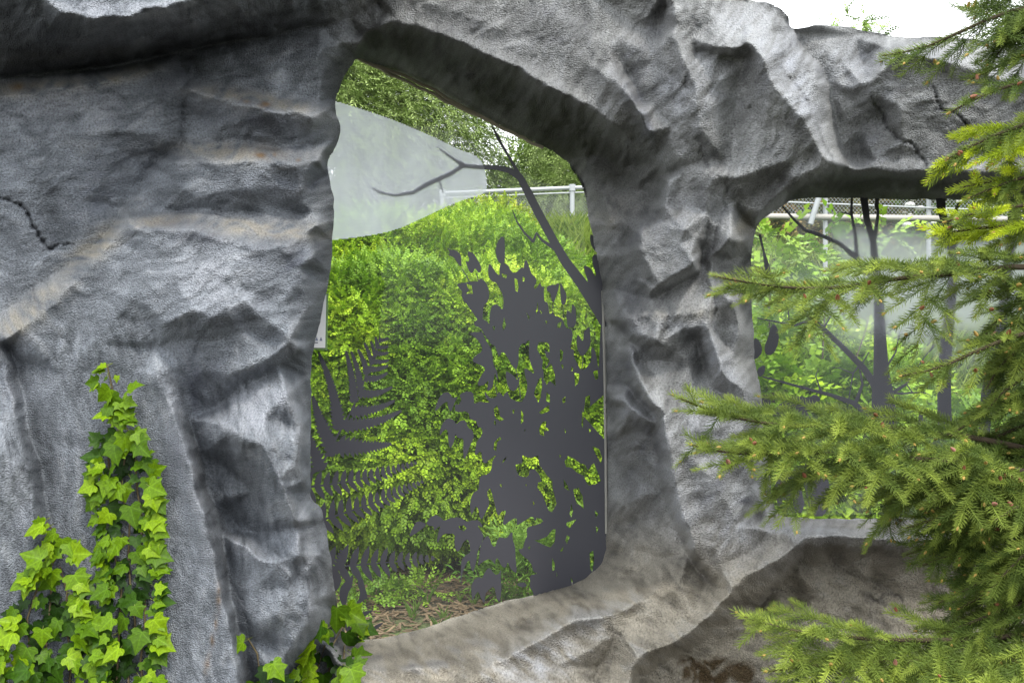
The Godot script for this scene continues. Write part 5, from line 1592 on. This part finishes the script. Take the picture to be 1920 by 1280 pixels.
func bough(root: Node3D, wood: Material, meshes: Array, needle_mat: Material, spec: String, side_len: float, droop: float, cones: int, cone_mats: Array, bright: float, from_u := 0.0, level := 1) -> void:
	var q := pts3(spec)
	var path := PackedVector3Array()
	var rad := PackedFloat32Array()
	var c := Curve3D.new()
	for i in q.size():
		var a := P(q[i].x, q[i].y, q[i].z)
		var prev := P(q[maxi(i - 1, 0)].x, q[maxi(i - 1, 0)].y, q[maxi(i - 1, 0)].z)
		var nxt := P(q[mini(i + 1, q.size() - 1)].x, q[mini(i + 1, q.size() - 1)].y, q[mini(i + 1, q.size() - 1)].z)
		c.add_point(a, (prev - nxt) * 0.17, (nxt - prev) * 0.17)
	var total := c.get_baked_length()
	var n := maxi(6, int(total / 0.04))
	for i in n + 1: path.append(c.sample_baked(total * i / n, true) - root.position)
	for i in n + 1: rad.append(lerpf(0.004 + total * 0.004, 0.0016, float(i) / n))
	var br := put(tube_mesh(path, rad, 6), "bough", wood, root)
	sp_where.clear()
	sp_tint.clear()
	sp_tips.clear()
	for i in n:
		var u := float(i) / n
		var d := (path[i + 1] - path[i]).normalized()
		var left := total * (1.0 - u)
		if left < 0.6 or u > 0.3:
			sp_where.append(Transform3D(aim(d, rng.randf()) * path[i].distance_to(path[i + 1]) * 1.15, path[i]))
			sp_tint.append(OLD.lerp(YOUNG, clampf(u * bright * rng.randf_range(0.8, 1.2), 0.0, 1.2)))
		if u < from_u or i == 0: continue
		for s in [-1.0, 1.0]:
			if rng.randf() < 0.2: continue
			var side: Vector3 = d.cross(Vector3.UP).normalized() * s
			var dd: Vector3 = (d * rng.randf_range(0.55, 1.0) + side * rng.randf_range(0.5, 1.0) + Vector3(0, rng.randf_range(-0.5, 0.45), 0)).normalized()
			var l := minf(side_len * rng.randf_range(0.55, 1.1), 0.035 + left * 0.55)
			twig(path[i], dd, l, droop * rng.randf_range(0.6, 1.4), level if l > 0.1 else 0, bright * lerpf(0.8, 1.1, u))
		if rng.randf() < 0.25: twig(path[i], (d * 0.6 + Vector3(rng.randfn() * 0.2, -0.8, rng.randfn() * 0.3)).normalized(), minf(side_len * 0.9, 0.03 + left * 0.5), droop, level, bright * 0.8)
	sp_tips.append([path[n], (path[n] - path[n - 1]).normalized(), bright])
	var half: Array = [[], []]
	var half_t: Array = [[], []]
	for i in sp_where.size():
		half[i % 2].append(sp_where[i])
		half_t[i % 2].append(sp_tint[i])
	for k in 2: scatter(meshes[k], "needles", needle_mat, half[k], half_t[k], br)
	# reddish young cones and pale buds at the tips
	var cm := cone_mesh()
	for k in mini(cones, sp_tips.size()):
		var t: Array = sp_tips[rng.randi() % sp_tips.size()]
		var o := put(cm, "cone", cone_mats[rng.randi() % cone_mats.size()], br)
		var d: Vector3 = (t[1] * 0.5 + Vector3(rng.randfn() * 0.3, rng.randf_range(0.2, 1.0), 0.3 + rng.randfn() * 0.3)).normalized()
		o.transform = Transform3D(aim(d) * rng.randf_range(0.008, 0.013), t[0] - t[1] * rng.randf_range(0.0, 0.05) + Vector3(0, 0.006, 0))
	for k in sp_tips.size():
		if k % 3: continue
		var t: Array = sp_tips[k]
		var o := put(cm, "bud", cone_mats[3], br)
		o.transform = Transform3D(aim(t[1]) * rng.randf_range(0.006, 0.009), t[0])

func build_spruce() -> void:
	rng.seed = 99
	var foot := Vector3(1.22, 0.0, 0.75)
	var root := base("spruce_tree", foot, "spruce tree reaching in from the right with drooping needled boughs and young red cones", "tree")
	var wood := paint(Color(0.07, 0.05, 0.03), 0.9)
	var bark := paint(Color(0.11, 0.085, 0.06), 0.95)
	bark.albedo_texture = noise_tex(noise(101, 0.03, 5), 256, ramp("0,0.3 0.5,0.75 1,1"))
	bark.heightmap_enabled = true
	bark.heightmap_texture = bark.albedo_texture
	bark.heightmap_scale = 2.0
	bark.uv1_triplanar = true
	bark.uv1_scale = Vector3(5, 1.6, 5)
	put(tube_mesh(PackedVector3Array([Vector3(0, -0.1, 0), Vector3(0.01, 1.0, 0), Vector3(0.0, 2.2, 0.02), Vector3(0, 3.6, 0)]), PackedFloat32Array([0.075, 0.06, 0.045, 0.02]), 10), "trunk", bark, root)
	var meshes: Array = [shoot_mesh(11, 58, 0.34), shoot_mesh(12, 52, 0.38)]
	var soft: Array = [shoot_mesh(13, 60, 0.36, true), shoot_mesh(14, 60, 0.34, true)]
	var nm := leaf_mat(0.5, 0.4)
	var cones: Array = [paint(Color(0.27, 0.10, 0.05), 0.6), paint(Color(0.33, 0.14, 0.11), 0.6), paint(Color(0.26, 0.09, 0.05), 0.6), paint(Color(0.42, 0.27, 0.07), 0.6)]
	# top of the frame
	bough(root, wood, meshes, nm, "2060,-10,1.85 1900,20,1.85 1800,60,1.86 1730,90,1.87 1656,104,1.88", 0.16, 0.9, 5, cones, 0.55)
	bough(root, wood, meshes, nm, "2080,-80,1.9 1960,-40,1.9 1860,-10,1.9 1830,30,1.92", 0.20, 1.1, 2, cones, 0.45)
	bough(root, wood, meshes, nm, "2060,20,1.95 1940,40,1.95 1880,90,1.95 1850,140,1.96", 0.15, 1.1, 0, cones, 0.35)
	bough(root, wood, meshes, nm, "2050,110,1.8 1930,150,1.8 1850,175,1.8 1783,210,1.81", 0.10, 0.8, 4, cones, 0.6, 0.3, 0)
	bough(root, wood, meshes, nm, "2060,60,1.88 1960,80,1.88 1880,120,1.88 1820,150,1.88", 0.18, 1.2, 2, cones, 0.5)
	bough(root, wood, meshes, nm, "2080,-30,1.95 1980,10,1.95 1900,40,1.95 1850,80,1.96", 0.22, 1.2, 0, cones, 0.4)
	# bright new growth
	bough(root, wood, soft, nm, "2060,200,1.88 1930,235,1.87 1830,278,1.86 1748,318,1.86", 0.16, 0.7, 0, cones, 1.75, 0.1)
	bough(root, wood, meshes, nm, "2060,180,1.85 1930,230,1.83 1850,260,1.82 1780,296,1.82", 0.09, 0.9, 3, cones, 0.6, 0.2, 0)
	bough(root, wood, soft, nm, "2070,400,1.86 1930,420,1.85 1830,428,1.84 1748,442,1.84", 0.18, 0.9, 0, cones, 1.75, 0.1)
	bough(root, wood, meshes, nm, "2070,280,1.85 1960,320,1.85 1880,345,1.84 1820,370,1.84", 0.12, 0.9, 2, cones, 0.6, 0.0, 1)
	bough(root, wood, meshes, nm, "2070,370,1.82 1960,380,1.82 1850,395,1.80 1775,415,1.80", 0.09, 0.9, 3, cones, 0.65, 0.2, 0)
	bough(root, wood, soft, nm, "2070,320,1.90 1950,325,1.89 1880,336,1.88 1800,352,1.88", 0.16, 0.8, 0, cones, 1.6, 0.1)
	# the long bough across the wide opening
	bough(root, wood, meshes, nm, "2080,520,1.9 1930,500,1.86 1800,512,1.84 1700,520,1.82 1560,540,1.80 1440,535,1.79 1338,517,1.78", 0.19, 1.7, 24, cones, 0.85, 0.1)
	bough(root, wood, meshes, nm, "2080,560,1.95 1960,540,1.95 1880,545,1.95 1820,565,1.96", 0.2, 1.7, 4, cones, 0.5, 0.0)
	bough(root, wood, meshes, nm, "2060,640,1.8 1950,620,1.78 1850,650,1.76 1760,690,1.75 1692,704,1.74", 0.12, 1.2, 9, cones, 0.95, 0.1)
	bough(root, wood, meshes, nm, "2080,720,1.9 1960,720,1.9 1900,750,1.9 1860,780,1.9", 0.16, 1.6, 3, cones, 0.4)
	# the great lower bough and its forks
	bough(root, wood, meshes, nm, "2080,880,1.92 1920,840,1.88 1760,810,1.85 1600,800,1.82 1450,795,1.80 1350,775,1.78 1276,747,1.77", 0.22, 1.3, 8, cones, 0.75, 0.12)
	bough(root, wood, meshes, nm, "2080,920,1.85 1900,880,1.82 1720,860,1.79 1560,850,1.77 1430,850,1.76 1360,848,1.75 1298,834,1.74", 0.24, 1.55, 18, cones, 0.85, 0.12)
	bough(root, wood, meshes, nm, "2080,940,1.95 1920,900,1.95 1780,890,1.95 1660,900,1.95 1560,920,1.95", 0.28, 1.9, 5, cones, 0.5)
	bough(root, wood, meshes, nm, "2080,960,1.9 1940,930,1.88 1830,930,1.87 1740,960,1.86", 0.28, 1.9, 4, cones, 0.45)
	bough(root, wood, meshes, nm, "2080,860,2.02 1960,870,2.02 1860,900,2.02 1780,960,2.03", 0.30, 1.8, 0, cones, 0.3)
	bough(root, wood, meshes, nm, "2080,1040,1.98 1960,1040,1.98 1860,1070,1.98 1790,1100,1.98", 0.26, 1.8, 0, cones, 0.3)
	bough(root, wood, meshes, nm, "2060,930,1.72 1960,930,1.70 1900,955,1.69 1864,976,1.68", 0.12, 1.0, 7, cones, 0.95, 0.0)
	bough(root, wood, meshes, nm, "2060,1020,1.75 1970,1010,1.74 1910,1050,1.73 1855,1110,1.73", 0.15, 1.3, 2, cones, 0.8)
	bough(root, wood, meshes, nm, "2080,980,1.95 1950,990,1.94 1820,1000,1.93 1700,1040,1.93", 0.28, 1.9, 0, cones, 0.45)
	bough(root, wood, meshes, nm, "2080,800,1.98 1960,820,1.98 1860,850,1.98 1760,900,1.99", 0.28, 1.9, 0, cones, 0.35)
	bough(root, wood, meshes, nm, "2080,600,1.96 1970,610,1.96 1900,640,1.96 1850,690,1.97", 0.24, 1.9, 0, cones, 0.4)
	bough(root, wood, meshes, nm, "2080,680,1.84 1980,690,1.83 1900,720,1.82 1850,770,1.82", 0.2, 1.6, 0, cones, 0.7)
	bough(root, wood, meshes, nm, "2080,1090,1.86 1970,1080,1.85 1880,1100,1.84 1800,1140,1.84", 0.26, 1.6, 0, cones, 0.6)
	for k in 9:
		var y: float = [560.0, 650.0, 730.0, 790.0, 850.0, 910.0, 980.0, 1050.0, 1120.0][k]
		var z: float = [1.93, 1.9, 1.87, 1.94, 1.9, 1.86, 1.9, 1.86, 1.82][k]
		var reach: float = [1840.0, 1850.0, 1790.0, 1760.0, 1740.0, 1700.0, 1730.0, 1760.0, 1740.0][k]
		bough(root, wood, meshes, nm, "2080,%f,%f 1970,%f,%f 1890,%f,%f %f,%f,%f" % [y - 20.0, z + 0.03, y - 10.0, z, y + 20.0, z - 0.01, reach, y + 80.0, z - 0.02], 0.24, 1.9, 1, cones, 0.42 + 0.1 * (k % 3))
	# the lowest bough
	bough(root, wood, meshes, nm, "2080,1170,1.85 1920,1190,1.80 1760,1200,1.76 1600,1195,1.73 1480,1180,1.71 1396,1156,1.70", 0.22, 1.3, 8, cones, 1.05, 0.1)
	bough(root, wood, meshes, nm, "2060,1230,1.78 1880,1240,1.75 1720,1240,1.72 1560,1245,1.70 1440,1258,1.69", 0.22, 1.4, 8, cones, 1.0, 0.1)
	bough(root, wood, meshes, nm, "2060,1130,1.9 1940,1140,1.9 1840,1150,1.88 1740,1180,1.87", 0.24, 1.5, 2, cones, 0.6)
	bough(root, wood, meshes, nm, "2060,1300,1.72 1900,1290,1.70 1760,1290,1.68 1640,1300,1.67", 0.22, 1.4, 4, cones, 1.0)

func build_all() -> void:
	build_rock()
	build_panes()
	build_ground()
	build_plants()
	build_ivy()
	build_spruce()
